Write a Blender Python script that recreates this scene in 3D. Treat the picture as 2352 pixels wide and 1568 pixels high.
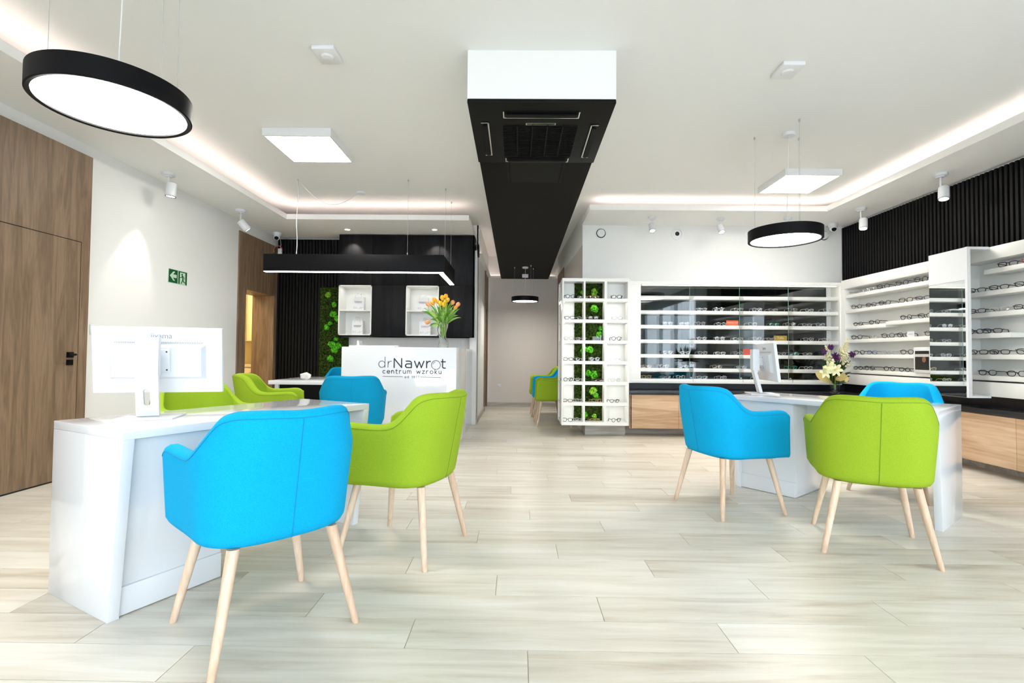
import bpy, bmesh, math, random
from mathutils import Vector, Matrix, noise
C = bpy.context.scene.collection
for o in list(bpy.data.objects): bpy.data.objects.remove(o)
random.seed(7)
PI = math.pi

# ------------------------------------------------------------------ camera, light, exposure
EYE = 1.0597
def setup_camera():
    pitch, roll, yaw = .0270, .0094, -.0099
    F = Vector((math.sin(yaw)*math.cos(pitch), math.cos(yaw)*math.cos(pitch), math.sin(pitch)))
    R = Vector((math.cos(yaw), -math.sin(yaw), 0)); U = R.cross(F)
    R2 = math.cos(roll)*R + math.sin(roll)*U; U2 = -math.sin(roll)*R + math.cos(roll)*U
    M = Matrix((R2, U2, -F)).transposed().to_4x4(); M.translation = (0, 0, EYE)
    cd = bpy.data.cameras.new('camera'); co = bpy.data.objects.new('camera', cd); C.objects.link(co)
    co.matrix_world = M; cd.sensor_width = 36; cd.lens = 1132.0/2352*36; cd.clip_start = .05; cd.clip_end = 200
    bpy.context.scene.camera = co
setup_camera()
sc = bpy.context.scene
sc.view_settings.view_transform = 'Standard'; sc.view_settings.look = 'None'
sc.view_settings.gamma = 1; sc.view_settings.use_curve_mapping = False
sc.view_settings.exposure = 0.74
W = bpy.data.worlds.new('world'); sc.world = W; W.use_nodes = True
bg = W.node_tree.nodes['Background']; bg.inputs[0].default_value = (.80, .90, 1.0, 1); bg.inputs[1].default_value = 5.0

def area(name, loc, rot, sx, sy, power, col=(1, 1, 1), portal=False):
    l = bpy.data.lights.new(name, 'AREA'); l.shape = 'RECTANGLE'; l.size = sx; l.size_y = sy; l.energy = power; l.color = col
    if portal: l.cycles.is_portal = True
    o = bpy.data.objects.new(name, l); C.objects.link(o); o.location = loc; o.rotation_euler = rot; return o
def spot(name, loc, to, power, ang, col=(1, .93, .84), blend=.6, size=.03):
    l = bpy.data.lights.new(name, 'SPOT'); l.energy = power; l.spot_size = math.radians(ang); l.spot_blend = blend; l.color = col; l.shadow_soft_size = size
    o = bpy.data.objects.new(name, l); C.objects.link(o); o.location = loc
    o.rotation_euler = (Vector(to)-Vector(loc)).to_track_quat('-Z', 'Y').to_euler(); return o
# daylight enters through the shop front behind the camera and the windows of the right-hand wall
area('window_portal', (0.4, -4.55, 1.4), (-PI/2, 0, 0), 8.2, 2.7, 1, portal=True)
area('window_portal', (4.6, -1.5, 1.35), (0, -PI/2, PI), 2.5, 5.8, 1, portal=True)
bpy.data.objects['window_portal.001'].rotation_euler = (0, PI/2, 0)

# ------------------------------------------------------------------ materials
def mat(name, col=(.8, .8, .8), rough=.5, metal=0, spec=.5, emit=None, es=1, coat=0):
    m = bpy.data.materials.new(name); m.use_nodes = True; b = m.node_tree.nodes['Principled BSDF']
    b.inputs['Base Color'].default_value = (*col, 1); b.inputs['Roughness'].default_value = rough
    b.inputs['Metallic'].default_value = metal; b.inputs['Specular IOR Level'].default_value = spec
    b.inputs['Coat Weight'].default_value = coat
    if emit: b.inputs['Emission Color'].default_value = (*emit, 1); b.inputs['Emission Strength'].default_value = es
    return m
def nd(m, t, **k):
    n = m.node_tree.nodes.new(t)
    for a, v in k.items():
        if a in n.inputs: n.inputs[a].default_value = v
        else: setattr(n, a, v)
    return n
def lk(m, a, b): m.node_tree.links.new(a, b)
def bsdf(m): return m.node_tree.nodes['Principled BSDF']
def ramp(m, stops):
    r = nd(m, 'ShaderNodeValToRGB'); e = r.color_ramp.elements
    while len(e) < len(stops): e.new(.5)
    for i, (p, c) in enumerate(stops): e[i].position = p; e[i].color = (*c, 1)
    return r
def add_bump(m, src, strength, dist=.01):
    b = nd(m, 'ShaderNodeBump'); b.inputs['Strength'].default_value = strength; b.inputs['Distance'].default_value = dist
    lk(m, src, b.inputs['Height']); lk(m, b.outputs[0], bsdf(m).inputs['Normal'])
def wood(name, c1, c2, c3, axis='Z', scale=1.0, rough=.5, coords='Object', rand=False):
    m = mat(name, c2, rough); tc = nd(m, 'ShaderNodeTexCoord'); mp = nd(m, 'ShaderNodeMapping')
    s = {'X': (.55, 7, 7), 'Y': (7, .55, 7), 'Z': (7, 7, .55)}[axis]
    mp.inputs['Scale'].default_value = tuple(a*scale for a in s)
    lk(m, tc.outputs[coords], mp.inputs[0])
    if rand:
        oi = nd(m, 'ShaderNodeObjectInfo'); mu = nd(m, 'ShaderNodeMath', operation='MULTIPLY'); mu.inputs[1].default_value = 37
        lk(m, oi.outputs['Random'], mu.inputs[0]); lk(m, mu.outputs[0], mp.inputs['Location'])
    n1 = nd(m, 'ShaderNodeTexNoise'); n1.inputs['Scale'].default_value = 1.6; n1.inputs['Detail'].default_value = 3; n1.inputs['Distortion'].default_value = .8
    lk(m, mp.outputs[0], n1.inputs['Vector'])
    mul = nd(m, 'ShaderNodeMath', operation='MULTIPLY'); mul.inputs[1].default_value = 5; lk(m, n1.outputs[0], mul.inputs[0])
    fr = nd(m, 'ShaderNodeMath', operation='PINGPONG'); fr.inputs[1].default_value = 1; lk(m, mul.outputs[0], fr.inputs[0])
    n2 = nd(m, 'ShaderNodeTexNoise'); n2.inputs['Scale'].default_value = 9; n2.inputs['Detail'].default_value = 6; lk(m, mp.outputs[0], n2.inputs['Vector'])
    mx = nd(m, 'ShaderNodeMix', data_type='FLOAT'); mx.inputs[0].default_value = .55
    lk(m, fr.outputs[0], mx.inputs[2]); lk(m, n2.outputs[0], mx.inputs[3])
    r = ramp(m, [(.2, c1), (.5, c2), (.8, c3)]); lk(m, mx.outputs[0], r.inputs[0]); lk(m, r.outputs[0], bsdf(m).inputs['Base Color'])
    add_bump(m, mx.outputs[0], .08, .002)
    return m
def fabric(name, col):
    m = mat(name, col, .85, spec=.15); tc = nd(m, 'ShaderNodeTexCoord')
    n = nd(m, 'ShaderNodeTexNoise'); n.inputs['Scale'].default_value = 420; n.inputs['Detail'].default_value = 2; lk(m, tc.outputs['Object'], n.inputs['Vector'])
    d = tuple(c*.86 for c in col); l = tuple(min(1, c*1.12+.004) for c in col)
    r = ramp(m, [(.3, d), (.7, l)]); lk(m, n.outputs[0], r.inputs[0]); lk(m, r.outputs[0], bsdf(m).inputs['Base Color'])
    add_bump(m, n.outputs[0], .25, .001); pass
    return m
def paint(name, col, rough=.6):
    m = mat(name, col, rough, spec=.3); tc = nd(m, 'ShaderNodeTexCoord')
    n = nd(m, 'ShaderNodeTexNoise'); n.inputs['Scale'].default_value = 160; lk(m, tc.outputs['Object'], n.inputs['Vector'])
    add_bump(m, n.outputs[0], .04, .001); return m
def glassy(name, tint=(1, 1, 1), refl=.025):
    m = bpy.data.materials.new(name); m.use_nodes = True; nt = m.node_tree; nt.nodes.clear()
    o = nt.nodes.new('ShaderNodeOutputMaterial'); mx = nt.nodes.new('ShaderNodeMixShader'); t = nt.nodes.new('ShaderNodeBsdfTransparent')
    g = nt.nodes.new('ShaderNodeBsdfGlossy'); g.inputs['Roughness'].default_value = .02; t.inputs[0].default_value = (*tint, 1)
    lw = nt.nodes.new('ShaderNodeLayerWeight'); lw.inputs[0].default_value = .25
    ma = nt.nodes.new('ShaderNodeMath'); ma.operation = 'MULTIPLY_ADD'; ma.inputs[1].default_value = .2; ma.inputs[2].default_value = refl
    nt.links.new(lw.outputs['Fresnel'], ma.inputs[0]); nt.links.new(ma.outputs[0], mx.inputs[0])
    nt.links.new(t.outputs[0], mx.inputs[1]); nt.links.new(g.outputs[0], mx.inputs[2]); nt.links.new(mx.outputs[0], o.inputs[0]); return m

def floor_mat():
    m = mat('floor_plank', (.7, .64, .55), .32, spec=.45)
    geo = nd(m, 'ShaderNodeNewGeometry'); sep = nd(m, 'ShaderNodeSeparateXYZ'); lk(m, geo.outputs['Position'], sep.inputs[0])
    def M(op, a, b=None, c=None):
        n = nd(m, 'ShaderNodeMath', operation=op)
        for i, v in enumerate((a, b, c)):
            if v is None: continue
            if isinstance(v, (int, float)): n.inputs[i].default_value = v
            else: lk(m, v, n.inputs[i])
        return n.outputs[0]
    row = M('FLOOR', M('DIVIDE', sep.outputs[1], .2)); off = M('FRACT', M('MULTIPLY', row, .37))
    col = M('FLOOR', M('ADD', M('DIVIDE', sep.outputs[0], 1.2), off))
    cx = nd(m, 'ShaderNodeCombineXYZ'); lk(m, row, cx.inputs[0]); lk(m, col, cx.inputs[1])
    wn = nd(m, 'ShaderNodeTexWhiteNoise', noise_dimensions='2D'); lk(m, cx.outputs[0], wn.inputs['Vector'])
    vm = nd(m, 'ShaderNodeVectorMath', operation='MULTIPLY_ADD'); lk(m, wn.outputs['Color'], vm.inputs[0]); vm.inputs[1].default_value = (40, 40, 40); lk(m, geo.outputs['Position'], vm.inputs[2])
    mp = nd(m, 'ShaderNodeMapping'); mp.inputs['Scale'].default_value = (.9, 11, 1); lk(m, vm.outputs[0], mp.inputs[0])
    n1 = nd(m, 'ShaderNodeTexNoise'); n1.inputs['Scale'].default_value = 1.5; n1.inputs['Detail'].default_value = 7; n1.inputs['Distortion'].default_value = .5; n1.inputs['Roughness'].default_value = .62; lk(m, mp.outputs[0], n1.inputs['Vector'])
    n2 = nd(m, 'ShaderNodeTexNoise'); n2.inputs['Scale'].default_value = 1.1; n2.inputs['Detail'].default_value = 2; lk(m, vm.outputs[0], n2.inputs['Vector'])
    s = M('ADD', M('MULTIPLY', n1.outputs[0], .62), M('ADD', M('MULTIPLY', wn.outputs['Value'], .14), M('MULTIPLY', n2.outputs[0], .24)))
    r = ramp(m, [(.33, (.53, .465, .37)), (.44, (.69, .635, .535)), (.56, (.79, .745, .655)), (.70, (.87, .84, .765))])
    lk(m, s, r.inputs[0]); lk(m, r.outputs[0], bsdf(m).inputs['Base Color']); add_bump(m, n1.outputs[0], .12, .002)
    return m
def moss_mat(name, a, b, c):
    m = mat(name, b, .95, spec=.1); tc = nd(m, 'ShaderNodeTexCoord'); n = nd(m, 'ShaderNodeTexNoise'); n.inputs['Scale'].default_value = 45; n.inputs['Detail'].default_value = 5
    lk(m, tc.outputs['Object'], n.inputs['Vector']); r = ramp(m, [(.35, a), (.5, b), (.68, c)]); lk(m, n.outputs[0], r.inputs[0]); lk(m, r.outputs[0], bsdf(m).inputs['Base Color'])
    add_bump(m, n.outputs[0], .9, .012); return m

WALL = paint('wall_paint', (.84, .84, .82)); CEIL = paint('ceiling_paint', (.91, .91, .89)); HALL = paint('hall_paint', (.76, .70, .65))
GLOSSW = mat('white_lacquer', (.77, .785, .81), .12, coat=.4); SATIN = mat('white_satin', (.84, .845, .85), .35)
CASEW = mat('display_white', (.86, .86, .83), .3); PLASTIC = mat('white_plastic', (.75, .765, .79), .3)
BLACKM = mat('black_metal', (.004, .004, .005), .5, spec=.12); BLACKW = wood('black_wood', (.003, .003, .0035), (.006, .006, .007), (.011, .011, .013), rough=.5); bsdf(BLACKW).inputs['Specular IOR Level'].default_value = .15
BLACKP = mat('black_panel', (.0035, .003, .0025), .55, spec=.1); SLATB = mat('slat_black', (.006, .006, .006), .55, spec=.15); SLATBACK = mat('slat_backing', (.004, .004, .004), .7)
OAK = wood('brown_oak', (.155, .098, .056), (.215, .140, .084), (.28, .19, .118), 'Z', 1.5)
OAKL = wood('light_oak', (.44, .27, .155), (.58, .385, .235), (.70, .50, .33), 'Y', .9)
OAKLX = wood('light_oak_x', (.44, .27, .155), (.58, .385, .235), (.70, .50, .33), 'X', .9)
BEECH = wood('beech', (.60, .42, .29), (.72, .53, .38), (.82, .64, .49), 'Z', 1.5, .45)
FLOORM = floor_mat(); GROUT = mat('grout', (.55, .51, .45), .8); PLINTH = wood('plinth_tile', (.36, .33, .29), (.46, .43, .38), (.56, .53, .48), 'X', 1)
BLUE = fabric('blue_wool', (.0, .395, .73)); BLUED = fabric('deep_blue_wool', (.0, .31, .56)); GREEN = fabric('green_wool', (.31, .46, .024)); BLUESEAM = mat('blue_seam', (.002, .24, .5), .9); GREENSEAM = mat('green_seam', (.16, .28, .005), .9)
COUNTERB = mat('black_counter', (.012, .013, .017), .28)
MIRROR = mat('mirror', (.88, .9, .9), .01, 1); DARKMIRROR = mat('dark_mirror', (.024, .029, .029), .012, 1)
GLASS = glassy('clear_glass'); GEDGE = mat('glass_edge', (.25, .5, .45), .1); LENS = glassy('lens_glass', (.97, .98, .98), .10)
VASEG = mat('vase_glass', (.97, 1, .99), .03); bsdf(VASEG).inputs['Transmission Weight'].default_value = 1; bsdf(VASEG).inputs['IOR'].default_value = 1.25
LAMP = mat('lamp_diffuser', (1, 1, 1), .5, emit=(1, .96, .90), es=21); PANEL = mat('panel_diffuser', (1, 1, 1), .5, emit=(1, .96, .90), es=21)
LED = mat('led_strip', (1, 1, 1), .5, emit=(1, .80, .74), es=4.2); LEDW = mat('led_white', (1, 1, 1), .5, emit=(1, .95, .9), es=9); LEDCASE = mat('led_case', (1, 1, 1), .5, emit=(1, .95, .8), es=2.2)
SPOTL = mat('spot_lens', (1, 1, 1), .3, emit=(1, .94, .86), es=12)
STEEL = mat('steel', (.55, .55, .55), .3, 1); CHROME = mat('chrome_trim', (.75, .75, .73), .2, 1); INK = mat('logo_ink', (.028, .036, .05), .5); GREYINK = mat('grey_ink', (.25, .28, .33), .5)
SIGNG = mat('sign_green', (0, .09, .022), .5); SIGNW = mat('sign_pale', (.55, .75, .55), .5)
MOSSD = moss_mat('dark_moss', (.006, .012, .002), (.022, .042, .007), (.06, .09, .015)); MOSSL = moss_mat('bright_moss', (.02, .12, .005), (.06, .36, .015), (.22, .66, .05)); MOSSY = moss_mat('lime_moss', (.06, .16, .01), (.16, .40, .02), (.42, .66, .10))
LEAFM = mat('leaf_green', (.10, .28, .02), .5); LEAFD = mat('dark_leaf', (.012, .045, .008), .5); STEM = mat('stem_green', (.32, .52, .10), .5)
CREAMK = mat('kitchen_cream', (.70, .60, .38), .5); DGREY = mat('dark_grey', (.06, .065, .07), .5); WIRE = mat('wire', (.5, .5, .5), .4); CABLE = mat('white_cable', (.85, .85, .85), .5)

# ------------------------------------------------------------------ mesh helpers
class MB:
    def __init__(s): s.v = []; s.f = []; s.mi = []; s.k = 0
    def add(s, vs, fs):
        n = len(s.v); s.v += [tuple(v) for v in vs]; s.f += [tuple(i+n for i in f) for f in fs]; s.mi += [s.k]*len(fs); return s
    def box(s, x0, y0, z0, x1, y1, z1):
        v = [(x, y, z) for z in (z0, z1) for y in (y0, y1) for x in (x0, x1)]
        return s.add(v, [(0, 2, 3, 1), (4, 5, 7, 6), (0, 1, 5, 4), (2, 6, 7, 3), (0, 4, 6, 2), (1, 3, 7, 5)])
    def prism(s, poly, a, b, ax=2):                      # poly 2D counter-clockwise, extruded along axis
        n = len(poly); mk = {2: lambda p, t: (p[0], p[1], t), 1: lambda p, t: (p[0], t, p[1]), 0: lambda p, t: (t, p[0], p[1])}[ax]
        v = [mk(p, a) for p in poly]+[mk(p, b) for p in poly]
        return s.add(v, [tuple(range(n))[::-1], tuple(range(n, 2*n))]+[(i, (i+1) % n, n+(i+1) % n, n+i) for i in range(n)])
    def tube(s, pts, r, n=8, closed=False, cap=True, flat=1.0):
        pts = [Vector(p) for p in pts]; N = len(pts); rs = r if isinstance(r, (list, tuple)) else [r]*N; vs = []; prev = None
        for i, p in enumerate(pts):
            t = (pts[(i+1) % N]-pts[i-1]) if closed else (pts[min(i+1, N-1)]-pts[max(i-1, 0)])
            t.normalize()
            if prev is None: a = t.orthogonal().normalized()
            else: a = (prev-t*prev.dot(t)); a = a.normalized() if a.length > 1e-6 else t.orthogonal().normalized()
            prev = a; b = t.cross(a)
            vs += [p+rs[i]*(math.cos(2*PI*k/n)*a+flat*math.sin(2*PI*k/n)*b) for k in range(n)]
        fs = [(i*n+k, i*n+(k+1) % n, ((i+1) % N)*n+(k+1) % n, ((i+1) % N)*n+k) for i in range(N if closed else N-1) for k in range(n)]
        if not closed and cap: fs += [tuple(range(n))[::-1], tuple(range((N-1)*n, N*n))]
        return s.add(vs, fs)
    def lathe(s, prof, n=32, c=(0, 0, 0), capb=True, capt=True, M=None):
        vs = [Vector((c[0]+r*math.cos(2*PI*k/n), c[1]+r*math.sin(2*PI*k/n), c[2]+z)) for r, z in prof for k in range(n)]
        if M: vs = [M @ v for v in vs]
        L = len(prof); fs = [(i*n+k, i*n+(k+1) % n, (i+1)*n+(k+1) % n, (i+1)*n+k) for i in range(L-1) for k in range(n)]
        if capb: fs.append(tuple(range(n))[::-1])
        if capt: fs.append(tuple(range((L-1)*n, L*n)))
        return s.add(vs, fs)
    def ball(s, c, r, sub=2, amp=0, fr=3, sq=(1, 1, 1)):
        bm = bmesh.new(); bmesh.ops.create_icosphere(bm, subdivisions=sub, radius=1); vs = []
        for v in bm.verts:
            d = v.co.normalized(); k = 1+amp*noise.noise(d*fr+Vector(c)*7); vs.append((c[0]+r*sq[0]*d.x*k, c[1]+r*sq[1]*d.y*k, c[2]+r*sq[2]*d.z*k))
        fs = [tuple(v.index for v in f.verts) for f in bm.faces]; bm.free(); return s.add(vs, fs)
    def xf(s, M):
        s.v = [tuple(M @ Vector(v)) for v in s.v]; return s
    def mesh(s, name, m, smooth=False, bevel=0, seg=2):
        me = bpy.data.meshes.new(name); me.from_pydata(s.v, [], s.f); me.update()
        for x in (m if isinstance(m, (list, tuple)) else [m]): me.materials.append(x)
        if isinstance(m, (list, tuple)):
            for p, k in zip(me.polygons, s.mi): p.material_index = k
        if bevel:
            bm = bmesh.new(); bm.from_mesh(me); bmesh.ops.recalc_face_normals(bm, faces=bm.faces[:])
            es = [e for e in bm.edges if len(e.link_faces) == 2 and e.calc_face_angle(0) > .5]
            bmesh.ops.bevel(bm, geom=es, offset=bevel, segments=seg, affect='EDGES', clamp_overlap=True, profile=.5)
            bm.to_mesh(me); bm.free()
        if smooth or bevel:
            for p in me.polygons: p.use_smooth = True
            me.set_sharp_from_angle(angle=math.radians(38 if not bevel else 50))
        return me
def link(name, me, parent=None, loc=None, rot=None):
    o = bpy.data.objects.new(name, me); C.objects.link(o)
    if parent: o.parent = parent
    if loc: o.location = loc
    if rot: o.rotation_euler = rot
    return o
def part(name, mb, m, parent, smooth=False, bevel=0, label=None, seg=2):
    o = link(name, mb.mesh(name, m, smooth, bevel, seg), parent)
    if label: o['label'] = label
    return o
def thing(name, label, cat, loc=(0, 0, 0), rz=0, group=None):
    o = bpy.data.objects.new(name, None); C.objects.link(o); o.location = loc; o.rotation_euler = (0, 0, rz); o.empty_display_size = .1
    o['label'] = label; o['category'] = cat
    if group: o['group'] = group
    return o
def tag(o, label, cat, group=None):
    o['label'] = label; o['category'] = cat
    if group: o['group'] = group
    return o
def struct(name, mb, m, parent=None, label=None, **k):
    o = link(name, mb.mesh(name, m, **k), parent)
    if not parent: o['kind'] = 'structure'
    if label: o['label'] = label
    return o
def dup(o, parent=None):
    c = o.copy(); C.objects.link(c)
    if parent: c.parent = parent
    for ch in list(o.children): dup(ch, c)
    return c
def B(*a): return MB().box(*a)

# ------------------------------------------------------------------ floor
def build_floor():
    slab = struct('floor', B(-3.8, -4.7, -.2, 4.7, 10.25, -.003), GROUT)
    far = MB(); cache = {}
    for row in range(-23, 52):
        y0 = row*.2; off = (row*.37) % 1.0
        c0 = math.floor(-3.8/1.2+off)-1
        for c in range(c0, c0+9):
            x0 = (c-off)*1.2; x1 = x0+1.2
            if x1 < -3.77 or x0 > 4.62: continue
            a, b = max(x0, -3.77)+.0015, min(x1, 4.64)-.0015
            if b-a < .02: continue
            if 1.2 <= y0 < 7.0 and abs((a+b)/2) < 1.15*(y0+.2)+.6:
                k = round(b-a, 3)
                if k not in cache: cache[k] = B(-k/2, -.0985, -.012, k/2, .0985, 0).mesh('plank', FLOORM)
                link('plank', cache[k], slab, ((a+b)/2, y0+.1, 0))
            else: far.box(a, y0+.0015, -.012, b, y0+.1985, 0)
    o = part('plank_field', far, FLOORM, slab); o['kind'] = 'stuff'
build_floor()

# ------------------------------------------------------------------ ceiling, soffits, bulkhead
CZ, SL, SR = 3.09, 2.86, 2.93
struct('ceiling', B(-3.8, -4.7, CZ, 4.75, 10.25, CZ+.1), CEIL)
def soffit(name, boxes, z, lips):
    m = MB()
    for b in boxes: m.box(b[0], b[1], z, b[2], b[3], z+.035)
    for b in lips: m.box(b[0], b[1], z+.035, b[2], b[3], z+.07)
    return struct(name, m, CEIL)
sl = soffit('trim_1', [(-3.77, -4.6, -3.12, 7.7), (-3.12, 6.57, -.66, 7.7)], SL, [(-3.14, -4.6, -3.12, 6.57), (-3.14, 6.57, -.66, 6.59), (-.68, 6.59, -.66, 7.7)])
sr = soffit('trim_2', [(3.95, -4.6, 4.66, 7.03), (.92, 6.29, 3.95, 7.03)], SR, [(3.95, -4.6, 3.97, 6.29), (.92, 6.29, 3.97, 6.31), (.92, 6.31, .94, 7.03)])
part('light_strip', MB().box(-3.22, -4.5, SL+.036, -3.18, 6.66, SL+.046).box(-3.18, 6.63, SL+.036, -.74, 6.67, SL+.046), LED, sl)
part('light_strip', MB().box(4.01, -4.5, SR+.036, 4.05, 6.38, SR+.046).box(1.0, 6.36, SR+.036, 4.01, 6.40, SR+.046), LED, sr)
# hallway: light bands above the wall paint with strips lying on their ledges
bn = struct('trim_3', MB().box(-.64, 7.7, 2.65, -.60, 10.2, CZ).box(-.60, 10.16, 2.65, .84, 10.2, CZ).prism([(.927, 7.05), (.97, 7.05), (.88, 10.2), (.838, 10.2)], 2.65, CZ), CEIL)
hs = MB()
hs.box(-.60, 7.75, 2.65, -.555, 10.12, 2.66).box(-.56, 7.75, 2.66, -.555, 10.12, 2.685).box(-.60, 10.115, 2.65, .80, 10.16, 2.66).box(-.56, 10.115, 2.66, .80, 10.12, 2.685)
part('ledge', hs, CEIL, bn); part('light_strip', MB().box(-.595, 7.8, 2.66, -.58, 10.1, 2.666).box(-.55, 10.14, 2.66, .78, 10.155, 2.666), LED, bn)
def bulkhead():
    y0, y1, z0, z1 = 3.235, 10.16, 2.75, 2.63
    sh = MB().add([(-.345, y0, z0+.012), (.645, y0, z0+.012), (.645, y1, z1+.012), (-.345, y1, z1+.012), (-.345, y0, CZ), (.645, y0, CZ), (.645, y1, CZ), (-.345, y1, CZ)],
                  [(0, 3, 2, 1), (4, 5, 6, 7), (0, 1, 5, 4), (2, 3, 7, 6), (0, 4, 7, 3), (1, 2, 6, 5)])
    t = struct('trim_4', sh, CEIL)
    def sl_(a, b, y_a, y_b, dz0, dz1, m=None):
        f = lambda y: z0+(z1-z0)*(y-y0)/(y1-y0)
        return (m or MB()).add([(a, y_a, f(y_a)+dz0), (b, y_a, f(y_a)+dz0), (b, y_b, f(y_b)+dz0), (a, y_b, f(y_b)+dz0), (a, y_a, f(y_a)+dz1), (b, y_a, f(y_a)+dz1), (b, y_b, f(y_b)+dz1), (a, y_b, f(y_b)+dz1)],
                               [(0, 3, 2, 1), (4, 5, 6, 7), (0, 1, 5, 4), (2, 3, 7, 6), (0, 4, 7, 3), (1, 2, 6, 5)])
    part('black_soffit_panel', sl_(-.337, .637, 4.205, y1, 0, .012), BLACKP, t)
    pz = sl_(-.07, .375, 4.235, 4.70, -.004, 0); sl_(-.10, -.09, 4.215, 4.72, -.005, 0, pz); sl_(.395, .405, 4.215, 4.72, -.005, 0, pz)
    part('access_hatch', pz, BLACKM, t)
    ac = thing('air_conditioner', 'black square air conditioning cassette with four louvres under the white ceiling bulkhead', 'air conditioner', (0, 0, 0))
    part('cover_panel', sl_(-.345, .645, 3.225, 4.20, -.022, .010), mat('ac_black', (.006, .006, .005), .5, spec=.12), ac, bevel=.008)
    d = -.022
    for (a, b, c, e, ax) in ((-.11, .42, 3.325, 3.415, 0), (-.11, .42, 4.085, 4.165, 0), (-.272, -.215, 3.48, 4.035, 1), (.52, .575, 3.51, 4.07, 1)):
        lv = part('louvre', sl_(a, b, c, e, d-.004, d-.001), BLACKM, ac)
        fr = sl_(a, b, e-.012, e, d-.008, d-.001) if ax == 0 else sl_((b-.01) if a < 0 else a, b if a < 0 else a+.01, c, e, d-.008, d-.001)
        if ax == 0: sl_(a, a+.008, c, e, d-.008, d-.001, fr); sl_(b-.008, b, c, e, d-.008, d-.001, fr)
        else: sl_(a, b, c, c+.01, d-.008, d-.001, fr); sl_(a, b, e-.01, e, d-.008, d-.001, fr)
        part('silver_trim', fr, CHROME, lv, label='thin silver edge of louvre')
        fl = sl_(a+.02, b-.02, c+.02, e-.03, d-.02, d-.012) if ax == 0 else sl_(a+.015, b-.015, c+.03, e-.03, d-.02, d-.012)
        part('vane', fl, BLACKM, lv)
    g = part('intake_grille', sl_(-.12, .43, 3.525, 4.06, d-.002, d-.0005), mat('grille_back', (.003, .003, .003), .6), ac)
    sm = MB()
    for i in range(26): y = 3.53+i*.0205; sl_(-.118, .428, y, y+.007, d-.008, d-.002, sm)
    o = part('grille_slats', sm, BLACKM, g); o['kind'] = 'stuff'
    rb = MB()
    for i in range(1, 5): x = -.12+.11*i; sl_(x-.004, x+.004, 3.525, 4.06, d-.011, d-.002, rb)
    part('grille_ribs', rb, BLACKM, g)
    lb = sl_(.05, .265, 3.488, 3.518, d-.005, d-.001); part('indicator_strip', lb, CHROME, ac, label='silver framed indicator strip')
    part('indicator_window', sl_(.058, .257, 3.494, 3.512, d-.0065, d-.004), mat('indicator', (.02, .016, .004), .2), ac)
bulkhead()

# ------------------------------------------------------------------ walls
def box_wall(name, boxes, m=WALL): 
    mb = MB()
    for b in boxes: mb.box(*b)
    return struct(name, mb, m)
wl = box_wall('wall_left', [(-4.07, -4.6, 0, -3.77, 6.74, CZ), (-4.07, 6.74, 1.97, -3.77, 7.56, CZ), (-4.07, 7.56, 0, -3.77, 7.9, CZ)])
# brown oak cladding with the flush door
clad = part('oak_panel', MB().box(-3.77, 2.2, 0, -3.72, 3.13, 2.745).box(-3.77, 4.146, 0, -3.72, 4.23, 2.745).box(-3.77, 3.13, 1.987, -3.72, 4.146, 2.745).box(-3.77, 3.13, 0, -3.745, 4.146, 1.987), OAK, wl)
dr = struct('door_1', B(-3.744, 3.137, .012, -3.721, 4.139, 1.981), OAK, label='tall flush brown oak door with black handle')
part('door_gap', MB().box(-3.7445, 3.13, 0, -3.743, 3.137, 1.987).box(-3.7445, 4.139, 0, -3.743, 4.146, 1.987).box(-3.7445, 3.13, 1.981, -3.743, 4.146, 1.987).box(-3.744, 2.2, -.001, -3.7215, 4.146, .011), SLATBACK, dr)
h = part('handle', MB().box(-3.721, 4.038, 1.003, -3.708, 4.093, 1.048), BLACKM, dr, label='black square door handle')
part('lever', MB().tube([(-3.708, 4.065, 1.027), (-3.665, 4.065, 1.027), (-3.66, 4.055, 1.027), (-3.66, 3.99, 1.027)], .009, 10), BLACKM, h, smooth=True)
part('key_plate', B(-3.721, 4.038, .94, -3.711, 4.093, .985), BLACKM, dr)
# second oak cladding and doorway
part('oak_panel', MB().box(-3.77, 6.58, 0, -3.75, 6.745, 2.705).box(-3.77, 6.745, 1.955, -3.75, 7.56, 2.705).box(-3.77, 7.55, 0, -3.75, 7.64, 2.705), OAK, wl)
d2 = struct('door_2', MB().box(-4.08, 7.535, 0, -3.745, 7.56, 1.955).box(-4.08, 6.73, 0, -3.745, 6.755, 1.955).box(-4.08, 6.755, 1.93, -3.745, 7.535, 1.955), OAK, label='deep oak lining of the open doorway')
# kitchenette beyond
struct('wall_kitchen', MB().box(-6.2, 8.6, 0, -3.9, 8.7, 2.6).box(-6.2, 5.9, 0, -6.1, 8.6, 2.6).box(-6.2, 5.8, 0, -4.07, 5.9, 2.6).box(-6.2, 5.8, 2.6, -3.9, 8.7, 2.7).box(-6.2, 5.8, -.1, -3.9, 8.7, 0).box(-4.07, 7.7, 0, -3.97, 8.6, 2.6), CREAMK)
kc = thing('wall_cupboard', 'cream wall cupboard seen through the oak doorway', 'cupboard', (-5.0, 8.42, 1.25))
part('carcass', B(-1.0, -.17, 0, .95, .17, .86), CREAMK, kc)
for x in (-1.0, -.5, 0, .5): part('door', B(x+.004, -.19, .004, x+.44, -.171, .856), mat('cupboard_front', (.82, .71, .47), .4), kc, bevel=.002)
kb = thing('base_cupboard', 'cream base cupboard with worktop beyond the oak doorway', 'cupboard', (-5.0, 8.35, 0))
part('carcass', B(-1.0, -.24, .1, .95, .24, .82), CREAMK, kb); part('worktop', B(-1.02, -.27, .82, .97, .24, .855), mat('worktop', (.6, .55, .42), .4), kb)
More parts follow.
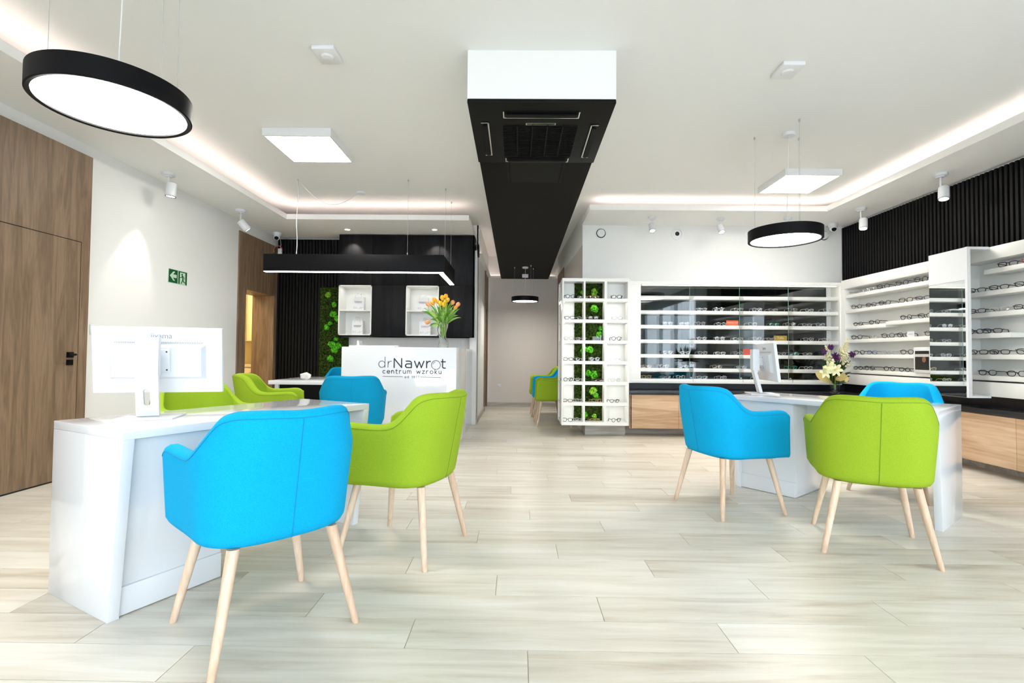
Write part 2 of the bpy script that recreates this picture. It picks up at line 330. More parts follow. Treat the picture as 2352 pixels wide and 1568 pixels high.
for x in (-1.0, -.5, 0, .5):
    dd = part('door', B(x+.004, -.26, .12, x+.44, -.241, .80), mat('base_front', (.6, .53, .4), .4), kb, bevel=.002); part('handle', B(x+.1, -.275, .72, x+.34, -.26, .735), STEEL, dd)
area('kitchen_light', (-5.1, 7.2, 2.58), (0, 0, 0), 1.2, .5, 38, (1, .80, .48))

# back left: white wall, slats, moss
box_wall('wall_back_left', [(-3.9, 7.7, 0, -.62, 7.8, CZ)])
box_wall('wall_hall_left', [(-.72, 7.5, 0, -.62, 9.30, 2.65), (-.72, 9.30, 2.72, -.62, 10.2, 2.73)], WALL)
box_wall('wall_hall_far', [(-.8, 10.2, 0, 1.2, 10.3, CZ)], HALL)
struct('wall_hall_right', MB().prism([(.929, 7.05), (1.03, 7.05), (.94, 10.2), (.84, 10.2)], 0, 2.65), HALL)
struct('baseboard_far', MB().box(-.62, 10.18, 0, .9, 10.2, .08), PLINTH, bevel=.003)
struct('baseboard_left', MB().box(-.62, 7.5, 0, -.60, 9.30, .075), PLINTH, bevel=.003)
d3 = struct('door_3', MB().box(-.64, 9.30, 0, -.595, 9.36, 2.72).box(-.64, 10.13, 0, -.60, 10.18, 2.72).box(-.66, 9.36, 1.95, -.612, 10.13, 2.72), OAK, label='narrow oak doorway on left side of the hall')
part('door_leaf', B(-.66, 9.365, .01, -.63, 10.125, 1.94), wood('oak_dark', (.08, .045, .025), (.12, .07, .04), (.18, .11, .065)), d3)
for z in (.25, 1.0, 1.7): part('hinge', MB().tube([(-.612, 9.40, z), (-.612, 9.40, z+.11)], .009, 8), STEEL, d3, smooth=True)
struct('door_4', MB().prism([(.862, 9.12), (.90, 9.12), (.868, 10.16), (.83, 10.16)], 0, 2.70), OAK, label='oak door frame on right side of the hall')
# back right
wr = box_wall('wall_back_right', [(.93, 7.03, 0, 4.75, 7.13, CZ)])
wright = box_wall('wall_right', [(4.66, 2.3, 0, 4.76, 7.03, CZ)])
part('slat_backing', B(4.645, 2.3, 0, 4.66, 7.03, SR-.022), SLATBACK, wright)
slat_poly = [(-.016, 0), (.016, 0), (.013, -.036), (-.013, -.036)]
def slat_mesh(hh): return MB().prism([(p[0], p[1]) for p in slat_poly][::-1], 0, hh).mesh('slat', SLATB)
SM = slat_mesh(SR-.03)
y = 7.0
while y > 2.3:
    link('slat', SM, wright, (4.645, y, .002), (0, 0, -PI/2)); y -= .0497
bkl = part('slat_backing', MB().box(-3.75, 7.66, 0, -2.72, 7.70, SL-.02), SLATBACK, bpy.data.objects['wall_back_left'])
SML = slat_mesh(SL-.03); SMS = slat_mesh(SL-.03-2.09)
x = -3.73
while x < -2.76:
    link('slat', SML if x < -3.08 else SMS, bpy.data.objects['wall_back_left'], (x, 7.66, .002 if x < -3.08 else 2.09)); x += .0497
# wall and windows behind the camera
box_wall('wall_front', [(-3.77, -4.7, 0, -3.3, -4.6, CZ), (-3.3, -4.7, 2.75, 4.66, -4.6, CZ), (-3.3, -4.7, 0, 4.66, -4.6, .08), (4.4, -4.7, .08, 4.76, -4.6, 2.75)])
box_wall('wall_side', [(4.66, 1.35, 0, 4.76, 2.3, CZ), (4.66, -4.6, 0, 4.76, 1.35, .1), (4.66, -4.6, 2.62, 4.76, 1.35, CZ)], mat('shopfront_grey', (.30, .32, .32), .5))
box_wall('trim_5', [(4.35, 1.45, 0, 4.655, 2.15, CZ)], mat('column_white', (.6, .66, .7), .4))
w1 = struct('window_1', MB().box(-3.3, -4.66, .08, 4.4, -4.65, 2.75), GLASS)
fm = MB()
for x in (-3.3, -1.4, .55, 2.5, 4.34): fm.box(x, -4.69, .08, x+.06, -4.61, 2.75)
part('window_frame', fm, DGREY, w1)
w2 = struct('window_2', MB().box(4.70, -4.6, .1, 4.71, 1.35, 2.62), GLASS)
fm = MB()
for yy in (-4.6, -2.7, -1.2, 1.29): fm.box(4.66, yy, .1, 4.75, yy+.06, 2.62)
part('window_frame', fm, DGREY, w2)

# ------------------------------------------------------------------ stroke lettering
def arc(cx, cy, rx, ry, a0, a1, n=14): return [(cx+rx*math.cos(math.radians(a0+(a1-a0)*i/n)), cy+ry*math.sin(math.radians(a0+(a1-a0)*i/n))) for i in range(n+1)]
GL = {'d': (1, [arc(.5, .5, .5, .5, 0, 360, 22), [(1, 0), (1, 1.62)]]), 'r': (.62, [[(0, 0), (0, 1)], arc(.5, .48, .5, .52, 180, 80, 8)]),
 'N': (1.05, [[(0, 0), (0, 1.6), (1.05, 0), (1.05, 1.6)]]), 'a': (.85, [[(.08, 1)]+[(.5, 1)]+arc(.5, .7, .35, .3, 90, 0, 5)+[(.85, 0)], [(.85, .57), (.3, .57)]+arc(.28, .285, .28, .285, 90, 270, 8)+[(.85, 0)]]),
 'w': (1.35, [[(0, 1), (.36, 0), (.675, .9), (.99, 0), (1.35, 1)]]), 'o': (1, [arc(.5, .5, .5, .5, 0, 360, 22)]),
 't': (.62, [[(.18, 1.35), (.18, .25)]+arc(.40, .22, .22, .22, 180, 270, 5)+[(.62, 0)], [(-.05, 1), (.62, 1)]]),
 'c': (.8, [arc(.5, .5, .5, .5, 50, 310, 16)]), 'e': (.92, [[(.02, .52), (1, .52)]+arc(.5, .5, .5, .5, 2, 315, 18)]),
 'n': (.8, [[(0, 0), (0, 1)], [(0, .6)]+arc(.4, .6, .4, .4, 180, 0, 10)+[(.8, 0)]]), 'u': (.8, [[(0, 1), (0, .4)]+arc(.4, .4, .4, .4, 180, 360, 10)+[(.8, 1)], [(.8, 1), (.8, 0)]]),
 'm': (1.3, [[(0, 0), (0, 1)], [(0, .65)]+arc(.325, .65, .325, .35, 180, 0, 8)+[(.65, 0)], [(.65, .65)]+arc(.975, .65, .325, .35, 180, 0, 8)+[(1.3, 0)]]),
 'z': (.75, [[(0, 1), (.75, 1), (0, 0), (.75, 0)]]), 'k': (.7, [[(0, 0), (0, 1.45)], [(.65, 1), (.05, .45), (.7, 0)]]),
 '1': (.35, [[(0, 1.15), (.35, 1.45), (.35, 0)]]), '9': (.8, [arc(.4, 1.03, .4, .42, 0, 360, 18), [(.8, 1.03), (.72, .5), (.35, 0)]]), '7': (.75, [[(0, 1.45), (.75, 1.45), (.25, 0)]])}
def strokes(mb, poly, w, y):                       # flat ribbon of width w lying in the xz plane, facing -y, 2 mm proud
    for a, b in zip(poly[:-1], poly[1:]):
        a, b = Vector(a), Vector(b); d = (b-a)
        if d.length < 1e-6: continue
        d.normalize(); nn = Vector((-d.y, d.x))*w/2
        mb.prism([tuple(a-nn), tuple(b-nn), tuple(b+nn), tuple(a+nn)][::-1], y, y-.002, 1)
    for p in poly: mb.prism([(p[0]+w/2*math.cos(t*PI/4), p[1]+w/2*math.sin(t*PI/4)) for t in range(8)][::-1], y, y-.0021, 1)
def word(mb, txt, x0, x1, z, xh, w, y, gap=None):
    ws = [GL[c][0] if c != ' ' else .55 for c in txt]; n = len(txt)-1
    tot = sum(ws)*xh; g = (x1-x0-tot)/n if gap is None else gap; x = x0
    for c, cw in zip(txt, ws):
        if c != ' ':
            for s in GL[c][1]: strokes(mb, [(x+p[0]*xh, z+p[1]*xh) for p in s], w, y)
        x += cw*xh+g
def logo_mesh():
    k = .758/862; X = lambda u: -1.561+(u-948)*k; Z = lambda v: .903+(1142-v)*.000868
    m = MB(); Y = 0.
    def L(ch, u0, u1, v0, v1, w, hh=1):
        cw = GL[ch][0]
        for s in GL[ch][1]: strokes(m, [(X(u0)+p[0]/cw*(X(u1)-X(u0)), Z(v0)+p[1]/hh*(Z(v1)-Z(v0))) for p in s], w, Y)
    L('d', 950, 1032, 1140, 1056, .0055, 1); L('r', 1070, 1120, 1140, 1058, .0055)
    L('N', 1150, 1246, 1140, 1024, .013, 1.6); L('a', 1296, 1372, 1140, 1056, .013); L('w', 1412, 1532, 1140, 1056, .013); L('r', 1568, 1618, 1140, 1056, .013)
    c = (X(1687), Z(1103)); r = 57*k
    strokes(m, arc(c[0], c[1], r, r, 0, 360, 36), .006, Y); strokes(m, arc(c[0], c[1], r*.68, r*.68, 105, 165, 8), .004, Y)
    L('t', 1758, 1808, 1142, 1060, .013)
    word(m, 'centrum wzroku', X(1004), X(1756), Z(1217), .033, .0065, Y)
    word(m, 'od 1977', X(1287), X(1474), Z(1275), .0165, .003, Y)
    strokes(m, [(X(1004), Z(1256)), (X(1262), Z(1258))], .004, Y); strokes(m, [(X(1492), Z(1262)), (X(1752), Z(1264))], .004, Y)
    return m.mesh('logo', INK)
LOGO = logo_mesh()
def text_mesh(txt, size, m, ext=.0005):
    cu = bpy.data.curves.new('t', 'FONT'); cu.body = txt; cu.size = size; cu.extrude = ext; cu.align_x = 'CENTER'; o = bpy.data.objects.new('t', cu); C.objects.link(o)
    bpy.context.view_layer.update(); me = bpy.data.meshes.new_from_object(o.evaluated_get(bpy.context.evaluated_depsgraph_get())); bpy.data.objects.remove(o)
    me.materials.clear(); me.materials.append(m); return me

# ------------------------------------------------------------------ reception
def reception():
    t = thing('reception_counter', 'tall white reception counter with dark lettering, in front of the black cabinet', 'counter', (-1.33, 6.5, 0))
    o = (1.33, -6.5, 0); T = Matrix.Translation(Vector(o))
    part('front_panel', B(-1.982, 5.56, 0, -.68, 5.60, 1.134).xf(T), GLOSSW, t, bevel=.002)
    part('side_panel', B(-.72, 5.60, 0, -.68, 7.5, 1.134).xf(T), GLOSSW, t, bevel=.002); part('side_panel', B(-1.982, 5.60, 0, -1.942, 6.5, 1.134).xf(T), GLOSSW, t, bevel=.002)
    part('counter_top', B(-1.942, 5.60, 1.10, -.72, 5.95, 1.134).xf(T), GLOSSW, t, bevel=.002)
    part('work_surface', B(-1.942, 5.95, .72, -.72, 6.5, .75).xf(T), GLOSSW, t)
    l = link('lettering', LOGO, t, (1.33, 5.5595-6.5, 0)); l['label'] = 'dark lettering with a ring for the letter o'
    d = thing('reception_side_desk', 'low white desk with black front, joined to left of reception counter', 'desk', (-2.37, 5.95, 0))
    T = Matrix.Translation(Vector((2.37, -5.95, 0)))
    part('tabletop', B(-2.77, 5.48, .705, -1.985, 6.40, .75).xf(T), GLOSSW, d, bevel=.002)
    part('leg_panel', B(-2.72, 5.53, 0, -2.68, 6.36, .705).xf(T), GLOSSW, d, bevel=.002)
    part('modesty_panel', B(-2.68, 5.56, .02, -1.985, 5.585, .705).xf(T), BLACKM, d)
    tr = thing('document_tray', 'flat white tray lying on left end of reception counter', 'tray', (-1.66, 5.72, 1.134))
    part('tray_base', B(-.26, -.1, 0, .26, .1, .012), PLASTIC, tr, bevel=.002); part('tray_rim', MB().box(-.26, .09, .012, .26, .1, .022).box(-.26, -.1, .012, -.25, .1, .02), PLASTIC, tr)
    sc_ = thing('slanted_sign_holder', 'small white slanted card holder behind left edge of reception counter', 'card holder', (-1.95, 6.1, .75))
    part('holder', MB().add([(-.02, -.05, 0), (.09, -.05, 0), (.09, .08, 0), (-.02, .08, 0), (-.02, -.05, .47), (.0, -.05, .47), (.0, .08, .47), (-.02, .08, .47)], [(0, 3, 2, 1), (4, 5, 6, 7), (0, 1, 5, 4), (2, 3, 7, 6), (0, 4, 7, 3), (1, 2, 6, 5)]), PLASTIC, sc_)
    cr = MB().ball((0, 0, 0), .055, 1, .5, 1.7, (1.25, .9, .85)); st = part('crystal_paperweight', cr, mat('crystal', (.72, .68, .66), .08), None); st.location = (-2.40, 5.62, .793)
    tag(st, 'faceted pale crystal paperweight on the low desk left of reception', 'paperweight')
reception()

def wall_cabinet():
    X0, X1, Y0, Y1, Z0, Z1 = -2.695, -.650, 7.37, 7.70, 1.312, 2.85
    t = thing('wall_cabinet', 'large black wood wall cabinet with two lit white niches above reception', 'cabinet', ((X0+X1)/2, 7.5, Z0))
    T = Matrix.Translation(-Vector(((X0+X1)/2, 7.5, Z0))); cols = [X0, -2.184, -1.680, -1.172, X1]
    n0, n1 = 1.335, 2.088
    m = MB().box(X0, Y0+.02, Z0, X1, Y1-.002, Z0+.02).box(X0, Y0+.02, Z1-.02, X1, Y1-.002, Z1).box(X0, Y0+.02, Z0, X0+.018, Y1-.002, Z1).box(X1-.018, Y0+.0, Z0, X1, Y1-.002, Z1).box(X0, Y0+.02, n1, X1, Y1-.002, n1+.02)
    m.box(cols[1], Y0+.02, Z0, cols[2], Y1-.002, n1).box(cols[3], Y0+.02, Z0, X1, Y1-.002, n1)
    part('carcass', m.xf(T), BLACKW, t)
    for i in range(4):
        part('door', B(cols[i]+.0015, Y0, n1+.004, cols[i+1]-.0015, Y0+.019, Z1-.002).xf(T), BLACKW, t, bevel=.0015)
        if i in (1, 3): part('door', B(cols[i]+.0015, Y0, Z0+.002, cols[i+1]-.0015, Y0+.019, n1-.001).xf(T), BLACKW, t, bevel=.0015)
    for i in (0, 2):
        a, b = cols[i]+.006, cols[i+1]-.006; e = .016
        nm = MB().box(a, Y0, Z0+.02, a+e, Y1-.03, n1-.002).box(b-e, Y0, Z0+.02, b, Y1-.03, n1-.002).box(a, Y0, Z0+.02, b, Y1-.03, Z0+.036).box(a, Y0, n1-.018, b, Y1-.03, n1-.002).box(a, Y1-.045, Z0+.02, b, Y1-.03, n1)
        ni = part('niche', nm.xf(T), CASEW, t, label='white lined open niche')
        part('shelf', B(a+e, Y0+.02, 1.698, b-e, Y1-.045, 1.714).xf(T), CASEW, ni)
        area('niche_light', ((a+b)/2, 7.45, n1-.025), (0, 0, 0), .4, .03, .3, (1, .97, .9))
    # paper bags
    labs = [('in left niche of the black cabinet, upper shelf', -2.42, 1.714), ('in left niche of the black cabinet, lower shelf', -2.425, 1.348), ('in right niche of the black cabinet, upper shelf', -1.44, 1.714), ('in right niche of the black cabinet, lower shelf, beside the tulips', -1.40, 1.348)]
    g = thing('paper_bag', '', 'bag', group='printed white paper bags in the cabinet')
    part('bag_body', MB().box(-.085, -.045, 0, .085, .045, .205), mat('paper_white', (.86, .86, .87), .8), g)
    hm = MB().tube([(-.045, -.046, .18), (-.045, -.046, .255), (-.035, -.046, .265), (.035, -.046, .265), (.045, -.046, .255), (.045, -.046, .18)], .007, 6, flat=.35)
    part('handle', hm, bpy.data.materials['paper_white'], g); part('handle', MB().tube([(-.045, .046, .18), (-.045, .046, .26), (.045, .046, .26), (.045, .046, .18)], .007, 6, flat=.35), bpy.data.materials['paper_white'], g)
    p = link('print', LOGO, g, (1.182*.155, -.0455, .125-.9*.155)); p.scale = (.155, 1, .155); p['label'] = 'small dark shop name'
    dm = MB()
    for (x, z) in ((-.065, .045), (.035, .043), (-.065, .028), (.01, .026)): dm.box(x-.004, -.0475, z-.004, x+.004, -.0451, z+.004).box(x+.008, -.0472, z-.0015, x+.05, -.0451, z+.0015)
    part('print_line', dm, GREYINK, g)
    for i, (s, x, z) in enumerate(labs):
        b = g if i == 0 else dup(g); b.location = (x, 7.50, z); b.rotation_euler[2] = (.03, -.05, .02, .04)[i]; b['label'] = 'white printed paper bag '+s
wall_cabinet()

# ------------------------------------------------------------------ moss panels
def moss(name, label, x0, x1, z0, z1, y, depth, clumps, seed=1, res=.012, par=None):
    t = par or thing(name, label, 'moss panel', ((x0+x1)/2, y, z0)); cx = t.location.x
    nx, nz = int((x1-x0)/res), int((z1-z0)/res); vs = []; fs = []
    for j in range(nz+1):
        for i in range(nx+1):
            u, v = x0+(x1-x0)*i/nx, z0+(z1-z0)*j/nz; e = min(1, min(i, nx-i)/1.5, min(j, nz-j)/1.5+.3)
            d = depth*(.45+.55*e*(.6+.8*noise.noise(Vector((u*22, v*22, seed)))+.35*noise.noise(Vector((u*70, v*70, seed)))))
            w = 0 if 0 < i < nx else .008*noise.noise(Vector((v*30, seed, 1)))
            vs.append((u-cx+w, -d, v-z0))
    for j in range(nz):
        for i in range(nx): a = j*(nx+1)+i; fs.append((a, a+1, a+nx+2, a+nx+1))
    mb = MB().add(vs, fs); n = nx+1
    mb.box(x0-cx+.004, -depth*.5, 0, x1-cx-.004, 0, z1-z0)
    o = part('moss_bed', mb, MOSSD, t, smooth=True)
    rr = random.Random(seed)
    for (cx_, cz, r, kind) in clumps:
        m = MB()
        for k in range(6 if r > .03 else 4):
            a = rr.random()*2*PI; q = r*.45*rr.random(); m.ball((cx_-cx+q*math.cos(a), -depth-.012-rr.random()*.012, cz-z0+q*math.sin(a)), r*(.62+.2*rr.random()), 2, .45, 3.2, (1, .7, 1))
        part('moss_clump', m, MOSSY if kind else MOSSL, t, smooth=True, label='bright green round moss tuft' if not kind else 'lime green round moss tuft')
    return t
MP = moss('moss_garden', 'tall green moss panel between black slats and the black cabinet', -3.085, -2.70, .25, 2.085, 7.66, .05,
     [(-2.926, 1.963, .05, 1), (-2.83, 1.813, .04, 0), (-2.845, 1.668, .055, 0), (-2.80, 1.60, .05, 0), (-2.897, 1.523, .04, 0), (-2.94, 1.46, .05, 0), (-2.795, 1.271, .04, 0), (-2.86, 1.187, .06, 0), (-2.765, 1.18, .055, 0), (-2.81, 1.10, .06, 0), (-2.886, .975, .055, 0)], 3, .016)
moss('', '', -2.70, -2.62, .25, 1.305, 7.66, .05, [], 4, .016, MP)

# ------------------------------------------------------------------ display tower
ROWZ = [2.065, 1.782, 1.508, 1.236, .968, .70, .431, .158]
def tower():
    X0, X1, Y0, Y1 = .585, 1.455, 6.40, 6.98; Z0, Z1 = .158, 2.065; cx, cy = (X0+X1)/2, 6.7
    t = thing('display_shelf_tower', 'tall white open shelf tower of 21 cubbies with moss at its back', 'shelf unit', (cx, cy, Z0)); T = Matrix.Translation((-cx, -cy, -Z0))
    P = lambda n, b, m=CASEW, **k: part(n, MB().box(*b).xf(T), m, t, **k)
    P('side_panel', (X0, Y0, Z0, X0+.022, 6.64, Z1), bevel=.002); P('side_panel', (X1-.022, Y0, Z0, X1, Y1, Z1), bevel=.002)
    P('top_panel', (X0+.022, Y0, Z1-.042, X1-.022, 6.64, Z1)); P('bottom_panel', (X0+.022, Y0, Z0, X1-.022, 6.64, Z0+.042))
    P('back_panel', (X0+.0, 6.60, Z0, X1-.022, 6.64, Z1))
    for z in ROWZ[1:-1]: P('shelf', (X0+.022, Y0+.002, z-.021, X1-.022, 6.60, z+.021))
    for x, w in ((.866, .022), (1.135, .034)):
        P('divider', (x, Y0+.004, Z0+.04, x+w, 6.60, Z1-.04))
    # rear half facing the hall: open side cubbies
    P('back_panel', (X0+.10, 6.64, Z0, X0+.12, Y1, Z1)); P('rear_panel', (X0, Y1-.02, Z0, X0+.12, Y1, Z1))
    for z in ROWZ: 
        zz = min(max(z, Z0+.02), Z1-.02); P('side_shelf', (X0+.004, 6.64, zz-.018, X0+.10, Y1-.02, zz+.018))
    P('kick_foot', (.92, 6.62, Z0-.155, 1.455, 6.98, Z0), PLINTH)
    lb = MB()
    for z0, z1 in zip(ROWZ[1:], ROWZ[:-1]): lb.box(X0+.03, Y0+.012, z1-.027, X0+.034, 6.58, z1-.023)
    part('light_strip', lb.xf(T), LEDCASE, t)
    rr = random.Random(5); cl = []
    for (u, v, r, k) in ((1338, 672, 7, 0), (1363, 673, 10, 1), (1364, 711, 11, 0), (1375, 768, 9, 0), (1377, 756, 6, 0), (1340, 806, 9, 0), (1355, 803, 10, 0), (1350, 858, 8, 0), (1365, 861, 10, 0), (1363, 895, 8, 1), (1359, 900, 7, 1), (1369, 908, 8, 0), (1344, 950, 8, 0), (1364, 955, 7, 1)):
        yy = 6.56; cl.append(((u-1187)/1132*yy, EYE-(v-817)/1132*yy, r*yy/1132*.9, k))
    moss('moss_column', 'vertical dark green moss strip inside the white shelf tower', .765, 1.150, Z0+.045, Z1-.045, 6.597, .045, cl, 9, .014)
    for z0, z1 in zip(ROWZ[1:], ROWZ[:-1]):
        area('cubby_light', (1.02, 6.46, z1-.025), (0, 0, 0), .8, .03, .35, (1, .96, .85))
tower()

# ------------------------------------------------------------------ case on back wall
CASESH = [1.887, 1.686, 1.487, 1.286, 1.087, .898]
def case():
    X0, X1, Y0, Y1, Z0, Z1 = 1.555, 4.40, 6.72, 7.03, .695, 2.082; cx = 3.0
    t = thing('glass_display_case', 'wide white wall display case with dark mirrored back and sliding glass', 'display case', (cx, 6.9, Z0)); T = Matrix.Translation((-cx, -6.9, -Z0))
    P = lambda n, b, m=CASEW, **k: part(n, MB().box(*b).xf(T), m, t, **k)
    P('top_panel', (X0, Y0, 2.037, X1, Y1, Z1), bevel=.002); P('bottom_panel', (X0, Y0, Z0, X1, Y1, .752), bevel=.002)
    P('side_panel', (X0, Y0, .752, 1.685, Y1, 2.037), label='broad left upright'); P('side_panel', (X1-.02, Y0+.0, .752, X1, Y1, 2.037)); P('back_panel', (1.685, Y0+.192, .752, X1-.02, Y1-.001, 2.037))
    P('mirror_back', (1.69, Y0+.18, .755, 4.31, Y0+.19, 2.034), DARKMIRROR, label='dark mirror glass back')
    P('upright', (1.50, Y0-.02, Z0, 1.555, Y0+.2, Z1)); P('upright_gap', (1.492, Y0-.018, Z0, 1.50, Y0+.1, Z1), BLACKM)
    for z in CASESH: P('shelf', (1.685, Y0+.03, z-.048, X1-.02, Y0+.18, z), bevel=.0015)
    P('light_strip', (1.72, Y0+.04, 2.030, 4.36, Y0+.06, 2.036), LEDCASE)
    xs = [1.66, 2.354, 3.027, 3.693, 4.395]
    for i in range(4):
        y = Y0+.004+(i % 2)*.009; g = P('sliding_pane', (xs[i], y, .745, xs[i+1]+(.06 if i < 3 else 0), y+.005, 2.045), GLASS)
        part('pane_edge', MB().box(xs[i]-.002, y, .745, xs[i]+.001, y+.005, 2.045).xf(T), GEDGE, g)
    for x in xs[1:4]:
        l = part('lock', MB().lathe([(.011, 0), (.011, .016)], 12, (0, 0, 0), M=Matrix.Translation((x+.01, Y0, .772)) @ Matrix.Rotation(PI/2, 4, 'X')).xf(T), STEEL, t, smooth=True); part('key', MB().box(x+.03, Y0-.03, .72, x+.034, Y0-.02, .76).xf(T), STEEL, l)
case()

# ------------------------------------------------------------------ counters with drawers
def counters():
    t = thing('drawer_counter', 'long light oak drawer counter with black top along the back wall', 'counter', (3.0, 6.75, 0)); T = Matrix.Translation((-3.0, -6.75, 0))
    P = lambda n, b, m, **k: part(n, MB().box(*b).xf(T), m, t, **k)
    P('carcass', (1.51, 6.52, .11, 4.29, 7.03, .556), OAKLX); P('end_panel', (1.49, 6.50, .11, 1.51, 7.03, .556), OAKLX)
    P('countertop', (1.475, 6.49, .556, 4.30, 7.03, .606), COUNTERB, bevel=.002); P('splashback', (1.475, 6.95, .606, 4.29, 7.028, .695), COUNTERB)
    P('plinth', (1.455, 6.80, 0, 4.29, 7.03, .11), PLINTH)
    xs = [1.495, 2.129, 2.76, 3.39, 4.02]
    for a, b in zip(xs[:-1], xs[1:]): P('drawer', (a+.0015, 6.50, .112, b-.0015, 6.519, .552), OAKLX, bevel=.0015)
    P('filler_panel', (4.0215, 6.50, .112, 4.29, 6.519, .552), OAKLX)
    t2 = thing('drawer_counter', 'long light oak drawer counter with black top under the right wall displays', 'counter', (4.45, 4.5, 0)); T = Matrix.Translation((-4.45, -4.5, 0))
    P = lambda n, b, m, **k: part(n, MB().box(*b).xf(T), m, t2, **k)
    P('carcass', (4.32, 2.4, .105, 4.60, 6.49, .556), OAKL); P('countertop', (4.295, 2.38, .556, 4.60, 7.02, .606), COUNTERB, bevel=.002); P('plinth', (4.56, 2.42, 0, 4.60, 6.8, .105), PLINTH)
    P('splashback', (4.585, 2.4, .606, 4.60, 6.95, .715), COUNTERB); P('splashback', (4.295, 6.95, .606, 4.60, 7.02, .70), COUNTERB)
    ys = [2.4, 3.02, 3.66, 4.30, 4.94, 5.58, 6.20, 6.49]
    for a, b in zip(ys[:-1], ys[1:]): P('drawer', (4.30, a+.0015, .107, 4.319, b-.0015, .552), OAKL, bevel=.0015)
counters()

# ------------------------------------------------------------------ right wall displays
DZ = [.908, 1.105, 1.303, 1.50, 1.70, 1.90]
def wall_display(y0, y1, label, shelves):
    t = thing('wall_display', label, 'display', (4.5, (y0+y1)/2, .71)); T = Matrix.Translation((-4.5, -(y0+y1)/2, -.71))
    P = lambda n, b, m=CASEW, **k: part(n, MB().box(*b).xf(T), m, t, **k)
    P('back_panel', (4.585, y0, .715, 4.60, y1, 2.105)); P('top_panel', (4.40, y0, 1.985, 4.585, y1, 2.105), bevel=.002); P('bottom_panel', (4.40, y0, .715, 4.585, y1, .848), bevel=.002)
    P('side_panel', (4.40, y1-.075, .848, 4.585, y1, 1.985)); P('side_panel', (4.42, y0, .848, 4.585, y0+.02, 1.985))
    for z, a, b in shelves: P('shelf', (4.402, a, z-.045, 4.585, b, z), bevel=.002)
wall_display(5.0, 6.718, 'white wall display of black glasses beside the flowers, left of the mirror panel', [(z, 5.02, 6.63) for z in DZ if abs(z-1.5) > .01]+[(1.50, 5.02, 5.92), (1.478, 5.92, 6.63)])
wall_display(2.5, 4.99, 'white wall display of black glasses right of the mirror panel', [(DZ[0], 2.52, 4.92), (DZ[1], 2.52, 4.92), (DZ[2], 4.437, 4.92), (DZ[3], 2.52, 4.92), (DZ[4], 2.52, 4.92), (DZ[5], 2.52, 4.674)])
def mirror_door():
    t = thing('sliding_mirror_panel', 'protruding white panel with tall mirror between the two right wall displays', 'mirror', (4.2, 4.85, .70)); T = Matrix.Translation((-4.2, -4.85, -.70))
    P = lambda n, b, m=SATIN, **k: part(n, MB().box(*b).xf(T), m, t, **k)
    P('door_panel', (4.203, 4.62, .70, 4.228, 5.05, 2.11), bevel=.001); P('mirror', (4.198, 4.645, .702, 4.203, 5.05, 1.80), MIRROR); P('edge_trim', (4.196, 4.62, .70, 4.203, 4.645, 2.11), GLOSSW)
    P('upper_panel', (4.196, 4.645, 1.803, 4.203, 5.05, 2.108), GLOSSW); P('top_board', (4.228, 4.62, 2.086, 4.40, 5.05, 2.11)); P('bottom_board', (4.228, 4.62, .70, 4.40, 5.05, .72))
mirror_door()
def small_items():
    t = thing('framed_photo_stand', 'white framed dark portrait photo standing on lower shelves beside mirror panel', 'picture', (4.37, 5.36, .909), -PI/2-.1)
    part('frame', B(-.13, 0, 0, .13, .008, .275), PLASTIC, t, bevel=.001); part('photo', B(-.105, -.0015, .03, .105, 0, .235), mat('photo_dark', (.012, .010, .010), .3), t)
    part('photo_face', MB().lathe([(.001, 0), (.03, 0), (.001, .002)], 16, M=Matrix.Translation((.03, -.0015, .14)) @ Matrix.Rotation(PI/2, 4, 'X')), mat('photo_skin', (.25, .12, .07), .5), t, label='blurred face printed on the photo')
    part('photo_band', B(-.105, -.003, .17, .105, -.0015, .20), mat('photo_light', (.6, .58, .55), .5), t)
    c = thing('price_card', 'small blank white card on fourth shelf from top, left display of right wall', 'card', (4.41, 5.56, 1.3035), -PI/2)
    part('card_face', B(-.05, 0, 0, .05, .003, .06), PLASTIC, c); part('card_print', B(-.03, -.001, .028, .03, 0, .033), GREYINK, c)
    c = thing('brand_card', 'orange lettered card on third shelf of the glass display case', 'card', (2.964, 6.80, 1.4875), 0)
    part('card_face', B(-.082, 0, 0, .082, .012, .072), mat('orange_card', (.80, .12, .02), .5), c); o = link('card_print', text_mesh('CAROLIN ANDY', .021, PLASTIC), c, (0, -.001, .034), (PI/2, 0, 0))
    c = thing('brand_card', 'gold lettered card on fourth shelf of the glass display case', 'card', (3.62, 6.80, 1.2865), 0)
    part('card_face', B(-.088, 0, 0, .088, .012, .07), mat('gold_card', (.36, .24, .03), .4), c); link('card_print', text_mesh('Tello', .045, mat('gold_light', (.75, .7, .4), .4)), c, (0, -.001, .025), (PI/2, 0, 0))
    c = thing('brand_card', 'small red card behind the monitor, fifth shelf of glass display case', 'card', (3.17, 6.80, 1.0875), 0); part('card_face', B(-.06, 0, 0, .06, .01, .085), mat('red_card', (.6, .06, .03), .5), c)
    c = thing('acrylic_block', 'clear rectangular block in third cubby row of middle moss column', 'block', (1.045, 6.5, 1.2575)); part('block_body', B(-.05, -.02, 0, .055, .02, .055), GLASS, c); part('block_edge', B(.055, -.022, 0, .062, .022, .07), PLASTIC, c)
small_items()

